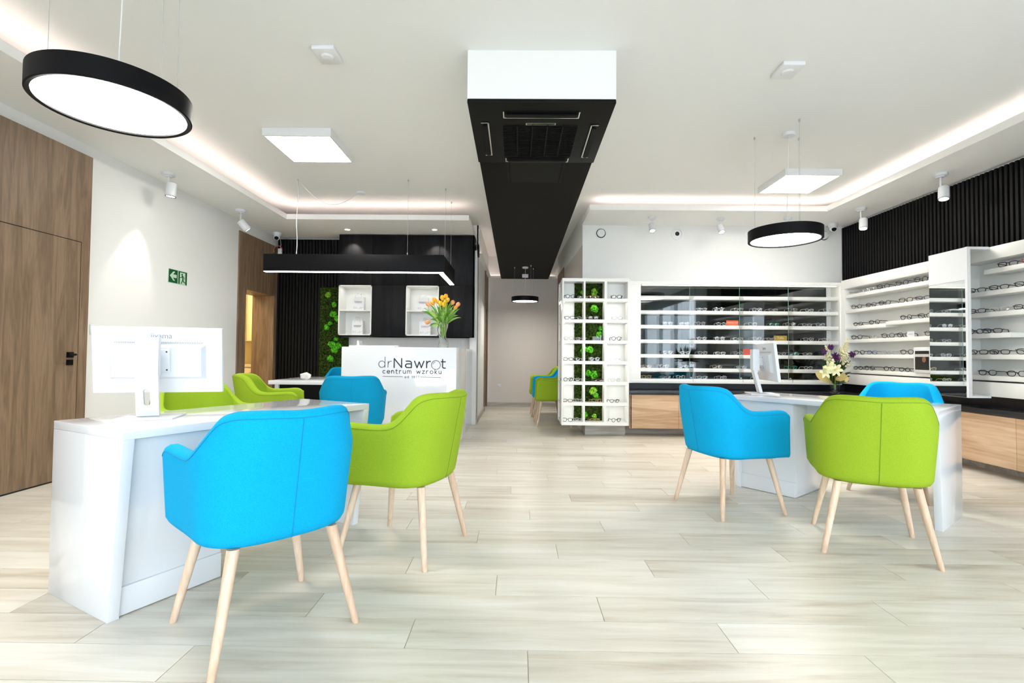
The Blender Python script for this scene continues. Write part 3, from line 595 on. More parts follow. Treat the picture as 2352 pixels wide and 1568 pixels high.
# ------------------------------------------------------------------ eyeglasses
def frame_mesh(style, m, r=.0019):
    w, hh, ex = {'round': (.0235, .0215, 2.2), 'rect': (.026, .0165, 3.6), 'square': (.025, .020, 3.0), 'oval': (.025, .018, 2.3)}[style]
    mb = MB(); cz = hh+.003
    def rim(sx):
        p = []
        for k in range(20):
            a = 2*PI*k/20; c, s = math.cos(a), math.sin(a); q = (abs(c)**ex+abs(s)**ex)**(-1/ex); x = w*q*c; z = hh*q*s
            if s < 0: x *= 1-.12*(-s)
            p.append((sx*(.034)+x, .002*abs(x)/w, cz+z))
        return p
    for sx in (-1, 1): mb.tube(rim(sx), r, 5, closed=True)
    mb.tube([(-.011, 0, cz+.006), (-.004, -.002, cz+.009), (.004, -.002, cz+.009), (.011, 0, cz+.006)], r*1.1, 5)
    for sx in (-1, 1):
        mb.tube([(sx*.0585, .001, cz+hh*.55), (sx*.066, .002, cz+hh*.6), (sx*.068, .008, cz+hh*.6)], r*1.25, 5)
    ln = MB()
    for sx in (-1, 1):
        p = rim(sx); ln.add([(a, b+.0006, c) for a, b, c in p], [tuple(range(20))[::-1]])
    tm = []
    for sx in (-1, 1):
        e = MB().tube([(sx*.068, .008, cz+hh*.6), (sx*.067, .09, cz+hh*.55), (sx*.064, .110, cz+hh*.35), (sx*.060, .138, max(.003, cz-hh*.9))], r*1.05, 5, flat=1.5); tm.append(e)
    return mb, ln, tm
FM = {'black': mat('frame_black', (.012, .012, .014), .3), 'steel': mat('frame_steel', (.75, .76, .78), .25, 1), 'tortoise': mat('frame_tortoise', (.12, .045, .015), .3), 'blue': mat('frame_blue', (.02, .09, .35), .3),
      'red': mat('frame_red', (.45, .03, .03), .3), 'teal': mat('frame_teal', (.02, .35, .25), .3), 'clear': mat('frame_clear', (.55, .53, .5), .2), 'gold': mat('frame_gold', (.7, .5, .28), .3, 1), 'white': mat('frame_white', (.8, .8, .8), .3)}
GC = {}
def glasses(style, colr, loc, rz, label, group, tilt=0):
    k = (style, colr)
    if k not in GC:
        mb, ln, tm = frame_mesh(style, None, .0030 if colr in ('black', 'tortoise') else .0019)
        GC[k] = (mb.mesh('rims', FM[colr], True), ln.mesh('lenses', LENS), [x.mesh('temple', FM[colr], True) for x in tm])
    a, b, c = GC[k]; t = thing('eyeglasses', label, 'glasses', loc, rz, group); t.scale = (1.15, 1.12, 1.15) if loc[0] > 4.42 and loc[1] < 6.7 else (1.05, .72, 1.05)
    link('rims', a, t); link('lenses', b, t)
    for x in c: link('temple', x, t)
    return t
ORD = ['first', 'second', 'third', 'fourth', 'fifth', 'sixth', 'seventh', 'eighth', 'ninth', 'tenth', 'eleventh']
LOOK = {'black': 'black-rimmed', 'steel': 'silver-rimmed', 'tortoise': 'brown-rimmed', 'blue': 'blue-rimmed', 'red': 'red-rimmed', 'teal': 'teal-rimmed', 'clear': 'pale-rimmed', 'gold': 'gold-rimmed', 'white': 'white-rimmed'}
STY = ['round', 'rect', 'square', 'oval']
def place_glasses():
    rr = random.Random(11)
    # left section of right wall (front edge at X 4.40); positions by pixel column -> Y, listed left to right = far to near
    def ypx(u): return 4.42*1132/(u-1187)
    A = {5: [(1957, 'clear', 'rect'), (1989, 'steel', 'oval'), (2023, 'black', 'round'), (2066, 'black', 'round'), (2109, 'black', 'round')],
         4: [(1962, 'black', 'round'), (1995, 'black', 'square'), (2026, 'black', 'round'), (2074, 'black', 'square'), (2113, 'black', 'rect')],
         3: [(1965, 'black', 'oval'), (2002, 'black', 'round'), (2074, 'black', 'round'), (2118, 'black', 'square')],
         2: [(1962, 'black', 'round'), (1998, 'steel', 'oval'), (2033, 'black', 'round'), (2069, 'black', 'round'), (2132, 'black', 'round')],
         1: [(1967, 'black', 'round'), (1996, 'blue', 'square'), (2030, 'clear', 'oval'), (2075, 'black', 'round')],
         0: [(1964, 'black', 'oval'), (1990, 'black', 'round'), (2035, 'black', 'round'), (2069, 'black', 'oval')]}
    for si, L in A.items():
        for i, (u, c, s) in enumerate(L):
            z = DZ[si]; y = ypx(u)
            if si == 3 and y > 5.92: z = 1.478
            glasses(s, c, (4.425, y, z), -PI/2+.3+rr.uniform(-.2, .2), '%s glasses, %s from left on %s shelf from top, display beside flowers' % (LOOK[c], ORD[i], ORD[5-si]), 'glasses in the right wall display beside the flowers')
    Bd = {5: [(2306, 'black', 'rect'), (2362, 'red', 'rect')], 4: [(2234, 'black', 'rect'), (2285, 'black', 'rect'), (2345, 'black', 'rect')], 3: [(2234, 'black', 'rect'), (2285, 'clear', 'rect'), (2341, 'black', 'rect')],
          2: [(2230, 'black', 'oval'), (2268, 'black', 'rect')], 1: [(2236, 'black', 'rect'), (2284, 'black', 'rect'), (2346, 'black', 'square')], 0: [(2256, 'black', 'square'), (2322, 'black', 'square')]}
    for si, L in Bd.items():
        for i, (u, c, s) in enumerate(L):
            y = ypx(u)
            if y > 4.85: y = 4.83
            glasses(s, c, (4.425, y, DZ[si]), -PI/2+.3+rr.uniform(-.12, .2), '%s glasses, %s from left on %s shelf from top, right of mirror panel' % (LOOK[c], ORD[i], ORD[5-si]), 'glasses in the right wall display right of the mirror')
    # glass case, pixel columns on plane Y 6.8
    CS = {1: [(1610, 'steel'), (1649, 'steel'), (1694, 'steel'), (1736, 'white'), (1773, 'steel'), (1817, 'steel'), (1855, 'white'), (1897, 'steel')],
          2: [(1532, 'steel'), (1570, 'steel'), (1608, 'clear'), (1655, 'steel'), (1726, 'white'), (1775, 'teal'), (1812, 'clear'), (1849, 'steel'), (1880, 'steel')],
          3: [(1610, 'steel'), (1651, 'steel'), (1692, 'white'), (1736, 'steel'), (1768, 'steel'), (1853, 'steel'), (1895, 'white')],
          4: [(1532, 'clear'), (1572, 'steel'), (1612, 'steel'), (1652, 'white'), (1693, 'steel'), (1790, 'steel'), (1818, 'teal'), (1850, 'steel')],
          5: [(1484, 'gold'), (1524, 'white'), (1568, 'steel'), (1645, 'gold'), (1700, 'steel'), (1815, 'teal'), (1852, 'white')],
          6: [(1484, 'gold'), (1527, 'clear'), (1562, 'steel'), (1611, 'white'), (1655, 'steel'), (1740, 'white')]}
    zs = [2.05]+CASESH+[.752]; zs = {i+0: v for i, v in enumerate([None]+CASESH)}
    zs = {1: CASESH[1], 2: CASESH[2], 3: CASESH[3], 4: CASESH[4], 5: CASESH[5], 6: .752}
    for si, L in CS.items():
        for i, (u, c) in enumerate(L):
            glasses(STY[(i*3+si) % 4], c, ((u-1187)/1132*6.78, 6.775, zs[si]+.0005), rr.uniform(-.2, .2), '%s glasses, %s from left on %s shelf of glass display case' % (LOOK[c], ORD[i], ORD[si]), 'glasses in the glass display case')
    # tower cubbies
    tc = [[('black', 1309), ('gold', 1364), ('black', 1415)], [('black', 1308), ('tortoise', 1362), ('clear', 1417)], [('clear', 1306), None, ('black', 1415)], [('tortoise', 1305), ('white', 1365), ('steel', 1413)],
          [('black', 1305), ('tortoise', 1373), ('clear', 1413)], [('tortoise', 1304), ('gold', 1370), ('black', 1411)], [('black', 1304), ('gold', 1366), ('black', 1415)]]
    for r, row in enumerate(tc):
        for c, it in enumerate(row):
            if not it: continue
            col, u = it; zb = ROWZ[r+1]+.0215 if r < 6 else .2005
            nm = ('left', 'middle', 'right')[c]
            glasses(STY[(r+c) % 4], col, ((u-1187)/1132*6.43, 6.425, zb), rr.uniform(-.3, .3), '%s glasses in %s cubby of %s row from top, white shelf tower' % (LOOK[col], nm, ORD[r]), 'glasses in the shelf tower')
            if c == 0: glasses('oval', 'clear', ((u+28-1187)/1132*6.50, 6.50, zb), rr.uniform(-.3, .3), 'pale-rimmed glasses before the moss, left cubby of %s row, white shelf tower' % ORD[r], 'glasses in the shelf tower')
place_glasses()

# ------------------------------------------------------------------ desks
def desk(loc, ang, label):
    L_, Wd, h, t, th, fa = 1.3094, .5938, .75, .0785, .0405, .0345
    d = thing('desk', label, 'desk', loc, ang)
    # local: x along the length, y = -u1 (front is at y = -Wd)
    part('tabletop', B(0, -Wd, h-fa, L_, 0, h), GLOSSW, d, bevel=.0015)
    for x in (0, L_-th):
        part('leg_panel', MB().prism([(0, 0), (0, h-fa), (-Wd, h-fa), (-(Wd-t), 0)][::-1], x, x+th, 0), GLOSSW, d, bevel=.0015)
    ped = part('pedestal', MB().prism([(-.02, .03), (-.02, h-fa), (-Wd+.035, h-fa), (-(Wd-t)+.03, .09), (-(Wd-t)+.03, .03)][::-1], *( (th, .46) if True else 0), 0), GLOSSW, d, bevel=.001)
    part('plinth', MB().prism([(-.02, .004), (-.02, .115), (-(Wd-t)+.013, .115), (-(Wd-t)+.013, .004)][::-1], th, .455, 0), GLOSSW, d, bevel=.001)
    part('modesty_panel', B(.46, -.30, .30, L_-th, -.28, h-fa), GLOSSW, d)
    return d
DESKL = desk((-2.0409, 2.1655, 0), 1.0938, 'glossy white desk at left with a monitor seen from behind')
DESKR = desk((2.2153, 4.4198, 0), -.9044, 'glossy white desk at right between blue and green chairs')

# ------------------------------------------------------------------ monitors
def monitor(loc, ang, bloc, label, bang):
    t = thing('monitor', label, 'monitor', (bloc[0], bloc[1], .75), 0)
    D = Vector((loc[0]-bloc[0], loc[1]-bloc[1], 0)); Mx = Matrix.Translation(D) @ Matrix.Rotation(ang, 4, 'Z')
    tilt = Matrix.Translation((0, 0, .27)) @ Matrix.Rotation(.11, 4, 'X')
    MM = Mx @ tilt; w, hh = .27, .157
    part('screen_housing', B(-w, -.012, -hh, w, .012, hh).xf(MM), PLASTIC, t, bevel=.003)
    bulge = MB().add([(-.2, -.012, .075), (.2, -.012, .075), (.2, -.012, -.09), (-.2, -.012, -.09), (-.185, -.035, .062), (.185, -.035, .062), (.185, -.035, -.078), (-.185, -.035, -.078)], [(0, 1, 5, 4), (1, 2, 6, 5), (2, 3, 7, 6), (3, 0, 4, 7), (4, 5, 6, 7)])
    part('rear_cover', bulge.xf(MM), PLASTIC, t)
    part('port_recess', MB().box(-.185, -.0365, -.078, -.04, -.0352, -.035).xf(MM), mat('port_grey', (.72, .74, .77), .5), t)
    vm = MB()
    for i in range(52):
        x = -.18+.0071*i; vm.add([(x, -.0145, .080), (x+.003, -.0145, .080), (x+.0055, -.0145, .087), (x+.0025, -.0145, .087)], [(0, 1, 2, 3)])
    part('vent_slots', vm.xf(MM), mat('vent_grey', (.35, .36, .38), .6), t)['kind'] = 'stuff'
    part('screen_face', B(-w+.012, .0118, -hh+.014, w-.012, .0128, hh-.012).xf(MM), BLACKM, t)
    part('mount_plate', B(-.055, -.042, -.055, .055, -.035, .055).xf(MM), PLASTIC, t, bevel=.003)
    sc_ = MB()
    for a in (-1, 1):
        for b in (-1, 1): sc_.lathe([(.004, 0), (.004, .002)], 8, M=MM @ Matrix.Translation((a*.043, -.042, b*.043)) @ Matrix.Rotation(PI/2, 4, 'X'))
    part('screws', sc_, DGREY, t)
    lg = link('lettering', text_mesh('iiyama', .036, GREYINK), t); lg.matrix_local = MM @ Matrix.Translation((.012, -.0125, .105)) @ Matrix.Rotation(PI/2, 4, 'X'); lg['label'] = 'grey maker name'
    # stand: column with oval cable hole
    SB = Matrix.Rotation(bang, 4, 'Z')
    def column():
        bm = MB(); n = 14; hw = .044; y0, y1 = -.012, .012
        oval = [(math.cos(a)*.013, .10+(.026 if math.sin(a) >= 0 else -.026)+math.sin(a)*.013) for a in [2*PI*k/24 for k in range(24)]]
        zb, zt = .012, .205
        outer = []
        for (x, z) in oval:
            dx, dz = x, z-.10; s = min(hw/abs(dx) if abs(dx) > 1e-6 else 1e9, (zt-.10 if dz > 0 else .10-zb)/abs(dz) if abs(dz) > 1e-6 else 1e9); outer.append((dx*s, .10+dz*s))
        corners = [(hw, zt), (-hw, zt), (-hw, zb), (hw, zb)]
        for c in corners:
            i = min(range(24), key=lambda k: (outer[k][0]-c[0])**2+(outer[k][1]-c[1])**2); outer[i] = c
        N = 24; vs = [(x, y, z) for y in (y0, y1) for (x, z) in outer]+[(x, y, z) for y in (y0, y1) for (x, z) in oval]
        fs = []
        for k in range(N):
            j = (k+1) % N
            fs += [(k, 2*N+k, 2*N+j, j), (N+k, N+j, 3*N+j, 3*N+k), (k, j, N+j, N+k), (2*N+k, 3*N+k, 3*N+j, 2*N+j)]
        # lean forward at the foot
        bm.add([(x, y+max(0, .15-z)*.32, z) for x, y, z in vs], fs)
        bm.box(-hw, y0-.008, .20, hw, y1+.018, .375)
        return bm
    part('stand_column', column().xf(Matrix.Translation((0, 0, 0)) @ SB), PLASTIC, t)
    part('stand_foot', MB().prism([(-.12, -.05), (.11, -.05), (.13, .16), (-.10, .16)], 0, .009).xf(SB), PLASTIC, t, bevel=.002)
    part('stand_arm', B(-.03, -.01, .0, .03, .08, .06).xf(Matrix.Translation((0, 0, .24)) @ SB), PLASTIC, t, bevel=.006)
    return t
monitor((-1.715, 2.355), math.radians(16.1), (-1.685, 2.235), 'white monitor seen from behind, on the left desk', math.radians(25))
monitor((2.105, 4.17), math.radians(-101.3), (2.005, 4.185), 'white monitor seen from the side, on the right desk', math.radians(-101.3))

# ------------------------------------------------------------------ tub chairs
def sstep(a, b, x): t = min(1, max(0, (x-a)/(b-a))); return t*t*(3-2*t)
def chair_meshes(fab, seam):
    ZB = .385
    def raw(k, w, xb, xf):
        pts = []; e = 2.0/(2.75-.25*k)
        for i in range(61):
            ph = i/60*PI/2; pts.append((-.03-(xb-.03)*math.cos(ph)**e, w*math.sin(ph)**e))
        for i in range(1, 31): pts.append((-.03+(xf+.03)*i/30, w+.014*sstep(0, 30, i)))
        L = [0]
        for p, r in zip(pts[:-1], pts[1:]): L.append(L[-1]+math.hypot(r[0]-p[0], r[1]-p[1]))
        return pts, L
    cache = {}
    def plan(q, z, inset=0):
        """q in [-1,1]: fraction of arc length round the U from one arm front over the back to the other"""
        k = (z-ZB)/(.86-ZB); key = (round(z, 4), round(inset, 4))
        if key not in cache:
            w = .268+.026*min(1, k*1.4)-.042*max(0, k-.66)/.34-inset; cache[key] = raw(k, w, .240+.090*k-inset, .262-.03*k)
        pts, L = cache[key]; s = abs(q)*L[-1]; i = 0
        lo, hi = 0, len(L)-1
        while hi-lo > 1:
            m_ = (lo+hi)//2
            if L[m_] <= s: lo = m_
            else: hi = m_
        f = (s-L[lo])/max(1e-9, L[hi]-L[lo]); x = pts[lo][0]+(pts[hi][0]-pts[lo][0])*f; y = pts[lo][1]+(pts[hi][1]-pts[lo][1])*f
        return x, (y if q >= 0 else -y)
    HS = [(-.10, .862), (0, .858), (.10, .862), (.17, .861), (.21, .855), (.25, .836), (.285, .79), (.32, .742), (.355, .715), (.40, .704), (.50, .704), (.57, .708), (.61, .700), (.63, .682), (.66, .66)]
    def top(q):
        s = abs(q)*.63
        for i in range(1, len(HS)-2):
            if s <= HS[i+1][0] or i == len(HS)-3:
                (x0, y0), (x1, y1), (x2, y2), (x3, y3) = HS[i-1:i+3]; t = (s-x1)/(x2-x1); m1 = (y2-y0)/(x2-x0)*(x2-x1); m2 = (y3-y1)/(x3-x1)*(x2-x1)
                return (2*t**3-3*t*t+1)*y1+(t**3-2*t*t+t)*m1+(-2*t**3+3*t*t)*y2+(t**3-t*t)*m2
    NU = 84; qs = [-1+2*i/NU for i in range(NU+1)]
    prof_n = 11; secs = []
    th = .058
    for q in qs:
        hz = top(q); sec = []; e = abs(q); shr = 1 if e < 1 else .25
        for j in range(prof_n+1):
            z = ZB+(hz-.022-ZB)*(j-2)/(prof_n-2) if j > 2 else ZB+(0, .008, .028)[j]; x, y = plan(q, z); ins = (.026, .010, .001)[j] if j < 3 else 0
            if ins: x, y = plan(q, z, ins)
            sec.append((x, y, z))
        for a in (35, 70, 110, 145):
            r = th/2; ang = math.radians(a); z = hz-.022+.022*math.sin(ang); ins = r-r*math.cos(ang); x, y = plan(q, hz-.022, ins); sec.append((x, y, z))
        for j in range(7):
            z = hz-.022+(.43-(hz-.022))*j/6; x, y = plan(q, max(z, ZB), th); sec.append((x, y, z))
        secs.append(sec)
    n = len(secs[0]); mb = MB(); vs = [p for s in secs for p in s]
    fs = [(i*n+k, (i+1)*n+k, (i+1)*n+k+1, i*n+k+1) for i in range(NU) for k in range(n-1)]
    # rounded arm ends
    def endcap(sec, sgn):
        c = Vector((sum(p[0] for p in sec)/n, 0, 0)); ymid = sum(p[1] for p in sec)/n
        ring = []
        for p in sec:
            ring.append((p[0]+.012, ymid+(p[1]-ymid)*.55, .40+(p[2]-.40)*.985))
        return ring
    base = len(vs); r0 = endcap(secs[0], -1); r1 = endcap(secs[-1], 1); vs += r0+r1
    for k in range(n-1): fs += [(base+k, k, k+1, base+k+1)[::1], (NU*n+k, base+n+k, base+n+k+1, NU*n+k+1)]
    fs += [tuple(base+k for k in range(n)), tuple(base+n+k for k in range(n))[::-1]]
    mb.add(vs, fs)
    # underside
    outl = [plan(q, ZB, .026) for q in qs]
    mb.add([(x, y, ZB) for x, y in outl], [tuple(range(len(outl)))])
    shell = mb.mesh('shell', fab); bm = bmesh.new(); bm.from_mesh(shell); bmesh.ops.remove_doubles(bm, verts=bm.verts[:], dist=.0005); bmesh.ops.recalc_face_normals(bm, faces=bm.faces[:]); bm.to_mesh(shell); bm.free()
    for p in shell.polygons: p.use_smooth = True
    shell.set_sharp_from_angle(angle=math.radians(55))
    # seat cushion
    pts = [plan(q, .45, .040) for q in qs if abs(q) <= .95]; fx = .285
    front = [(fx-.05*(abs(t)**3), -t*.2) for t in (-1, -.6, -.2, .2, .6, 1)]
    poly = pts+[(x, -y) for x, y in front]; cm = MB(); lay = [(.375, .03), (.385, .004), (.44, 0), (.462, .012), (.470, .035)]; N = len(poly); vv = []
    cx0, cy0 = .02, 0
    for z, ins in lay:
        for x, y in poly:
            d = math.hypot(x-cx0, y-cy0); f = (d-ins)/d; vv.append((cx0+(x-cx0)*f, cy0+(y-cy0)*f, z))
    ff = [(l*N+i, l*N+(i+1) % N, (l+1)*N+(i+1) % N, (l+1)*N+i) for l in range(len(lay)-1) for i in range(N)]+[tuple(range(N))[::-1], tuple(range((len(lay)-1)*N, len(lay)*N))]
    cm.add(vv, ff); seat = cm.mesh('seat_cushion', fab, True)
    bm = bmesh.new(); bm.from_mesh(seat); bmesh.ops.recalc_face_normals(bm, faces=bm.faces[:]); bm.to_mesh(seat); bm.free()
    sm = MB(); line = [(plan(0, z)[0]-.0004, 0, z) for z in [ZB+.01+(top(0)-.03-ZB-.01)*i/12 for i in range(13)]]
    sm.tube(line, .0016, 5)
    rim = []
    for q in qs:
        z = top(q)-.026; x, y = plan(q, z, -.0005); rim.append((x, y, z))
    sm.tube(rim, .0016, 5)
    return shell, seat, sm.mesh('seam', seam, True)
legm = MB()
def leg_mesh():
    p = [(0, 0, 0), (0, 0, .006), (0, 0, .39)]; return [(.011, 0), (.0135, .004), (.0165, .14), (.0215, .385)]
CM = {'blue': chair_meshes(BLUE, BLUESEAM), 'green': chair_meshes(GREEN, GREENSEAM), 'deep': chair_meshes(BLUED, BLUESEAM)}
def legs(parent):
    for sx in (-1, 1):
        for sy in (-1, 1):
            foot = Vector((sx*.252, sy*.252, 0)); topv = Vector((sx*.185, sy*.175, .40)); prof = leg_mesh(); n = 16
            vs = []
            for r, z in prof:
                c = foot.lerp(topv, z/.385); vs += [(c.x+r*math.cos(2*PI*k/n), c.y+r*math.sin(2*PI*k/n), max(0, z)) for k in range(n)]
            L = len(prof); mb = MB().add(vs, [(i*n+k, i*n+(k+1) % n, (i+1)*n+(k+1) % n, (i+1)*n+k) for i in range(L-1) for k in range(n)]+[tuple(range(n))[::-1], tuple(range((L-1)*n, L*n))])
            part('leg', mb, BEECH, parent, smooth=True)
def chair(kind, loc, deg, label, group, base='legs', sc_=1):
    t = thing('tub_chair', label, 'chair', (*loc, 0), math.radians(deg), group); s, c, q = CM[kind]
    link('shell', s, t); link('seat_cushion', c, t); link('seam', q, t)
    if base == 'legs':
        if 'L' not in GC:
            legs(t); GC['L'] = [o for o in t.children if o.name.startswith('leg')]
        else:
            for l in GC['L']: k = l.copy(); C.objects.link(k); k.parent = t
    else:
        st = MB()
        for k in range(5):
            a = 2*PI*k/5+.3; st.tube([(0, 0, .09), (.25*math.cos(a), .25*math.sin(a), .07)], [.022, .014], 8)
        b = part('star_base', st, BLACKM, t, smooth=True); part('gas_lift', MB().tube([(0, 0, .08), (0, 0, .385)], .025, 12), BLACKM, t, smooth=True)
        for k in range(5):
            a = 2*PI*k/5+.3; part('caster', MB().tube([(.25*math.cos(a)-.02*math.sin(a), .25*math.sin(a)+.02*math.cos(a), .028), (.25*math.cos(a)+.02*math.sin(a), .25*math.sin(a)-.02*math.cos(a), .028)], .028, 12), BLACKM, b, smooth=True)
    return t
G = 'blue and green tub armchairs'
chair('blue', (-.982, 1.957), 136.6, 'bright blue tub chair with beech legs, nearest one, at the left desk', G)
chair('green', (-.606, 2.74), 163, 'lime green tub chair with beech legs at right end of the left desk', G)
chair('blue', (1.503, 3.533), 17, 'bright blue tub chair seen from the side, left of the right desk', G)
chair('green', (2.018, 2.852), 64.6, 'lime green tub chair seen from behind at the right desk', G)
chair('blue', (3.03, 3.99), 220, 'bright blue tub chair behind the right desk, only its back top showing', G)
chair('green', (-2.04, 3.25), -27, 'green tub chair behind the monitor of the left desk', G)
chair('green', (-2.32, 4.66), 18, 'green tub chair in side view behind the left desk, before the low reception desk', G)
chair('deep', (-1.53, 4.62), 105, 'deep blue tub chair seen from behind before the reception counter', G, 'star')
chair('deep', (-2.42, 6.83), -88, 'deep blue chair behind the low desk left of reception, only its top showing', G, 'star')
chair('green', (.56, 7.55), 180, 'green tub chair in the hall, nearest of three in the row', G)
chair('blue', (.54, 8.14), 180, 'blue tub chair in the hall, middle of three in the row', G)
chair('green', (.51, 8.74), 180, 'green tub chair in the hall, farthest of three in the row', G)

# ------------------------------------------------------------------ lamps
def pendant(c, zb, r, label, angs, hgt=.10, topz=CZ, cable=True, rose=None):
    t = thing('ring_pendant_lamp', label, 'lamp', (c[0], c[1], zb))
    part('rim', MB().lathe([(r-.022, .004), (r-.006, 0), (r, .004), (r, hgt), (r-.004, hgt), (r-.004, .02), (r-.022, .012), (r-.022, .004)], 72, capb=False, capt=False), BLACKM, t, smooth=True)
    part('diffuser', MB().lathe([(.001, .012), (r-.022, .012)], 72, capb=False, capt=False), LAMP, t)
    part('top_plate', MB().lathe([(.001, hgt-.012), (r-.004, hgt-.012), (r-.004, hgt-.006), (.001, hgt-.006)], 48, capb=False, capt=False), BLACKM, t)
    for a in angs:
        x, y = .8*r*math.cos(math.radians(a)), .8*r*math.sin(math.radians(a))
        wv = part('suspension_wire', MB().tube([(x, y, hgt-.01), (x, y, topz-zb)], .0012, 5), WIRE, t); part('ceiling_anchor', MB().lathe([(.007, topz-zb-.022), (.009, topz-zb)], 10, (x, y, 0)), STEEL, wv, smooth=True)
    if cable:
        rx, ry = rose or (0, 0)
        part('cable', MB().tube([(rx*.3, ry*.3, hgt-.008), (rx*.6, ry*.6, .4*(topz-zb)), (rx, ry, topz-zb-.02)], .003, 6), CABLE, t, smooth=True); part('ceiling_rose', MB().lathe([(.05, topz-zb-.028), (.055, topz-zb-.02), (.055, topz-zb)], 28, (rx, ry, 0)), PLASTIC, t, smooth=True)
    return t
pendant((-1.927, 2.298), 2.205, .312, 'large black ring pendant lamp at upper left', (205, 352, 48), rose=(.03, .0))
pendant((2.39, 4.41), 2.10, .30, 'black ring pendant lamp above the right desk', (150, 270, 32), rose=(.06, .03))
p3 = pendant((.14, 8.9), 2.02, .245, 'small black ring pendant lamp in the hall', (170, 300, 40), hgt=.085, topz=2.655, rose=(0, 0))
part('junction_box', MB().box(-.055, -.03, .44, .055, .03, .50), PLASTIC, p3, bevel=.004)
for c, z, e, r in (((-1.927, 2.298), 2.19, 14, .28), ((2.39, 4.41), 2.09, 14, .27), ((.14, 8.9), 2.01, 9, .2)):
    pass
def linear_lamp():
    t = thing('linear_pendant_lamp', 'long black L-shaped linear pendant lamp hanging before the reception', 'lamp', (-1.9, 5.69, 2.0))
    T = Matrix.Translation((1.9, -5.69, -2.0)); z0, z1 = 2.0, 2.205
    def prof(x0, y0, x1, y1): return MB().box(x0, y0, z0+.006, x1, y1, z1).xf(T)
    part('long_housing', prof(-2.95, 5.66, -.855, 5.73), BLACKM, t, bevel=.001); part('short_housing', prof(-.925, 5.73, -.855, 6.68), BLACKM, t, bevel=.001)
    part('light_strip', MB().box(-2.945, 5.664, z0, -.86, 5.726, z0+.007).box(-.918, 5.726, z0, -.862, 6.675, z0+.007).xf(T), LEDW, t)
    for (x, y) in ((-2.578, 5.69), (-1.283, 5.69), (-.89, 5.99), (-.89, 6.52)):
        w = part('suspension_wire', MB().tube([(x, y, z1), (x, y, CZ)], .0013, 5).xf(T), WIRE, t); part('ceiling_anchor', MB().lathe([(.007, CZ-.022), (.009, CZ)], 10, (x, y, 0)).xf(T), STEEL, w, smooth=True)
        part('wire_grip', MB().lathe([(.006, z1), (.006, z1+.03)], 10, (x, y, 0)).xf(T), STEEL, w, smooth=True)
    pts = [(-2.578+.008*math.sin(k*1.3), 5.685, z1+(CZ-z1)*k/8) for k in range(9)]
    for k in range(1, 13):
        u = k/12; x = -2.578+(.596)*u; y = 5.685+(6.12-5.685)*u; pts.append((x, y, CZ-.01-.24*math.sin(PI*u)*(1-.15*u)))
    part('cable', MB().tube(pts, .0035, 6).xf(T), CABLE, t, smooth=True); part('ceiling_rose', MB().lathe([(.05, CZ-.028), (.056, CZ-.02), (.056, CZ)], 28, (-1.982, 6.137, 0)).xf(T), PLASTIC, t, smooth=True)
    part('cable_loop', MB().tube([(-2.80+.05*math.cos(a), 5.70, z1+.05+.05*math.sin(a)) for a in [PI*1.15-k*.35 for k in range(12)]], .005, 6).xf(T), mat('red_cable', (.1, .015, .01), .5), t, smooth=True)
linear_lamp()
def led_panel(x, y, s, z, label):
    t = thing('ceiling_light_panel', label, 'ceiling light', (x+s/2, y+s/2, z)); f = .018; a = s/2
    part('frame', MB().box(-a-f, -a-f, 0, a+f, -a, CZ-z).box(-a-f, a, 0, a+f, a+f, CZ-z).box(-a-f, -a, 0, -a, a, CZ-z).box(a, -a, 0, a+f, a, CZ-z), SATIN, t)
    part('diffuser', B(-a, -a, .004, a, a, .01), PANEL, t)
led_panel(-2.3026, 4.3972, .588, 3.018, 'square white ceiling light panel left of the bulkhead'); led_panel(2.8897, 5.2968, .572, 3.020, 'square white ceiling light panel right of the bulkhead')
def spotlight(x, y, z, d, label, s=1.0, stem=.10, power=0, to=None, ang=50, swing=(.03, 0)):
    t = thing('spotlight', label, 'spotlight', (x, y, z), group='white cylindrical ceiling spotlights')
    part('ceiling_base', MB().lathe([(.03*s, -.04), (.036*s, -.03), (.052*s, -.026), (.055*s, -.02), (.055*s, 0)], 28), PLASTIC, t, smooth=True)
    part('stem', MB().tube([(0, 0, -.035), (0, 0, -.04-stem)], .008*s, 10), PLASTIC, t, smooth=True)
    dv = Vector(d).normalized(); R = dv.to_track_quat('Z', 'Y').to_matrix().to_4x4(); L = .125*s; r = .042*s
    c = Vector((swing[0], swing[1], -.04-stem-.02)); M = Matrix.Translation(c-dv*L*.35) @ R
    part('body', MB().lathe([(r*.9, 0), (r, .006), (r, L)], 28, M=M, capt=False), PLASTIC, t, smooth=True)
    part('back_cap', MB().lathe([(r*.85, -.002), (r*.85, .0)], 24, M=M), DGREY, t)
    part('bezel', MB().lathe([(r*1.0, L-.006), (r*1.0, L+.001), (r*.86, L+.001), (r*.86, L-.008)], 28, M=M, capb=False, capt=False), BLACKM, t, smooth=True); part('lens', MB().lathe([(.001, L-.004), (r*.86, L-.004)], 24, M=M, capb=False, capt=False), SPOTL, t)
    if power: p = Vector((x, y, z))+c+dv*(L*.75); spot('spot_beam', p, to or p+dv, power, ang)
spotlight(-3.533, 4.90, SL, (-.05, -.03, -1), 'white spotlight shining on the left wall between the two oak panels', 1.1, .09, 15, (-3.75, 4.72, 1.6), 46)
spotlight(-3.511, 6.16, SL, (.55, .35, -.72), 'white spotlight aimed right, beside the second oak panel', 1.1, .12, 8, None, 60)
spotlight(4.27, 4.98, SR, (-.18, -.2, -.95), 'white spotlight before the slats, nearest one on the right soffit', 1.1, .12, 14, (4.1, 4.4, .8), 70)
spotlight(4.28, 6.15, SR, (-.2, -.25, -.93), 'white spotlight before the slats, next to the back corner', 1.1, .12, 14, (4.2, 5.6, .9), 70)
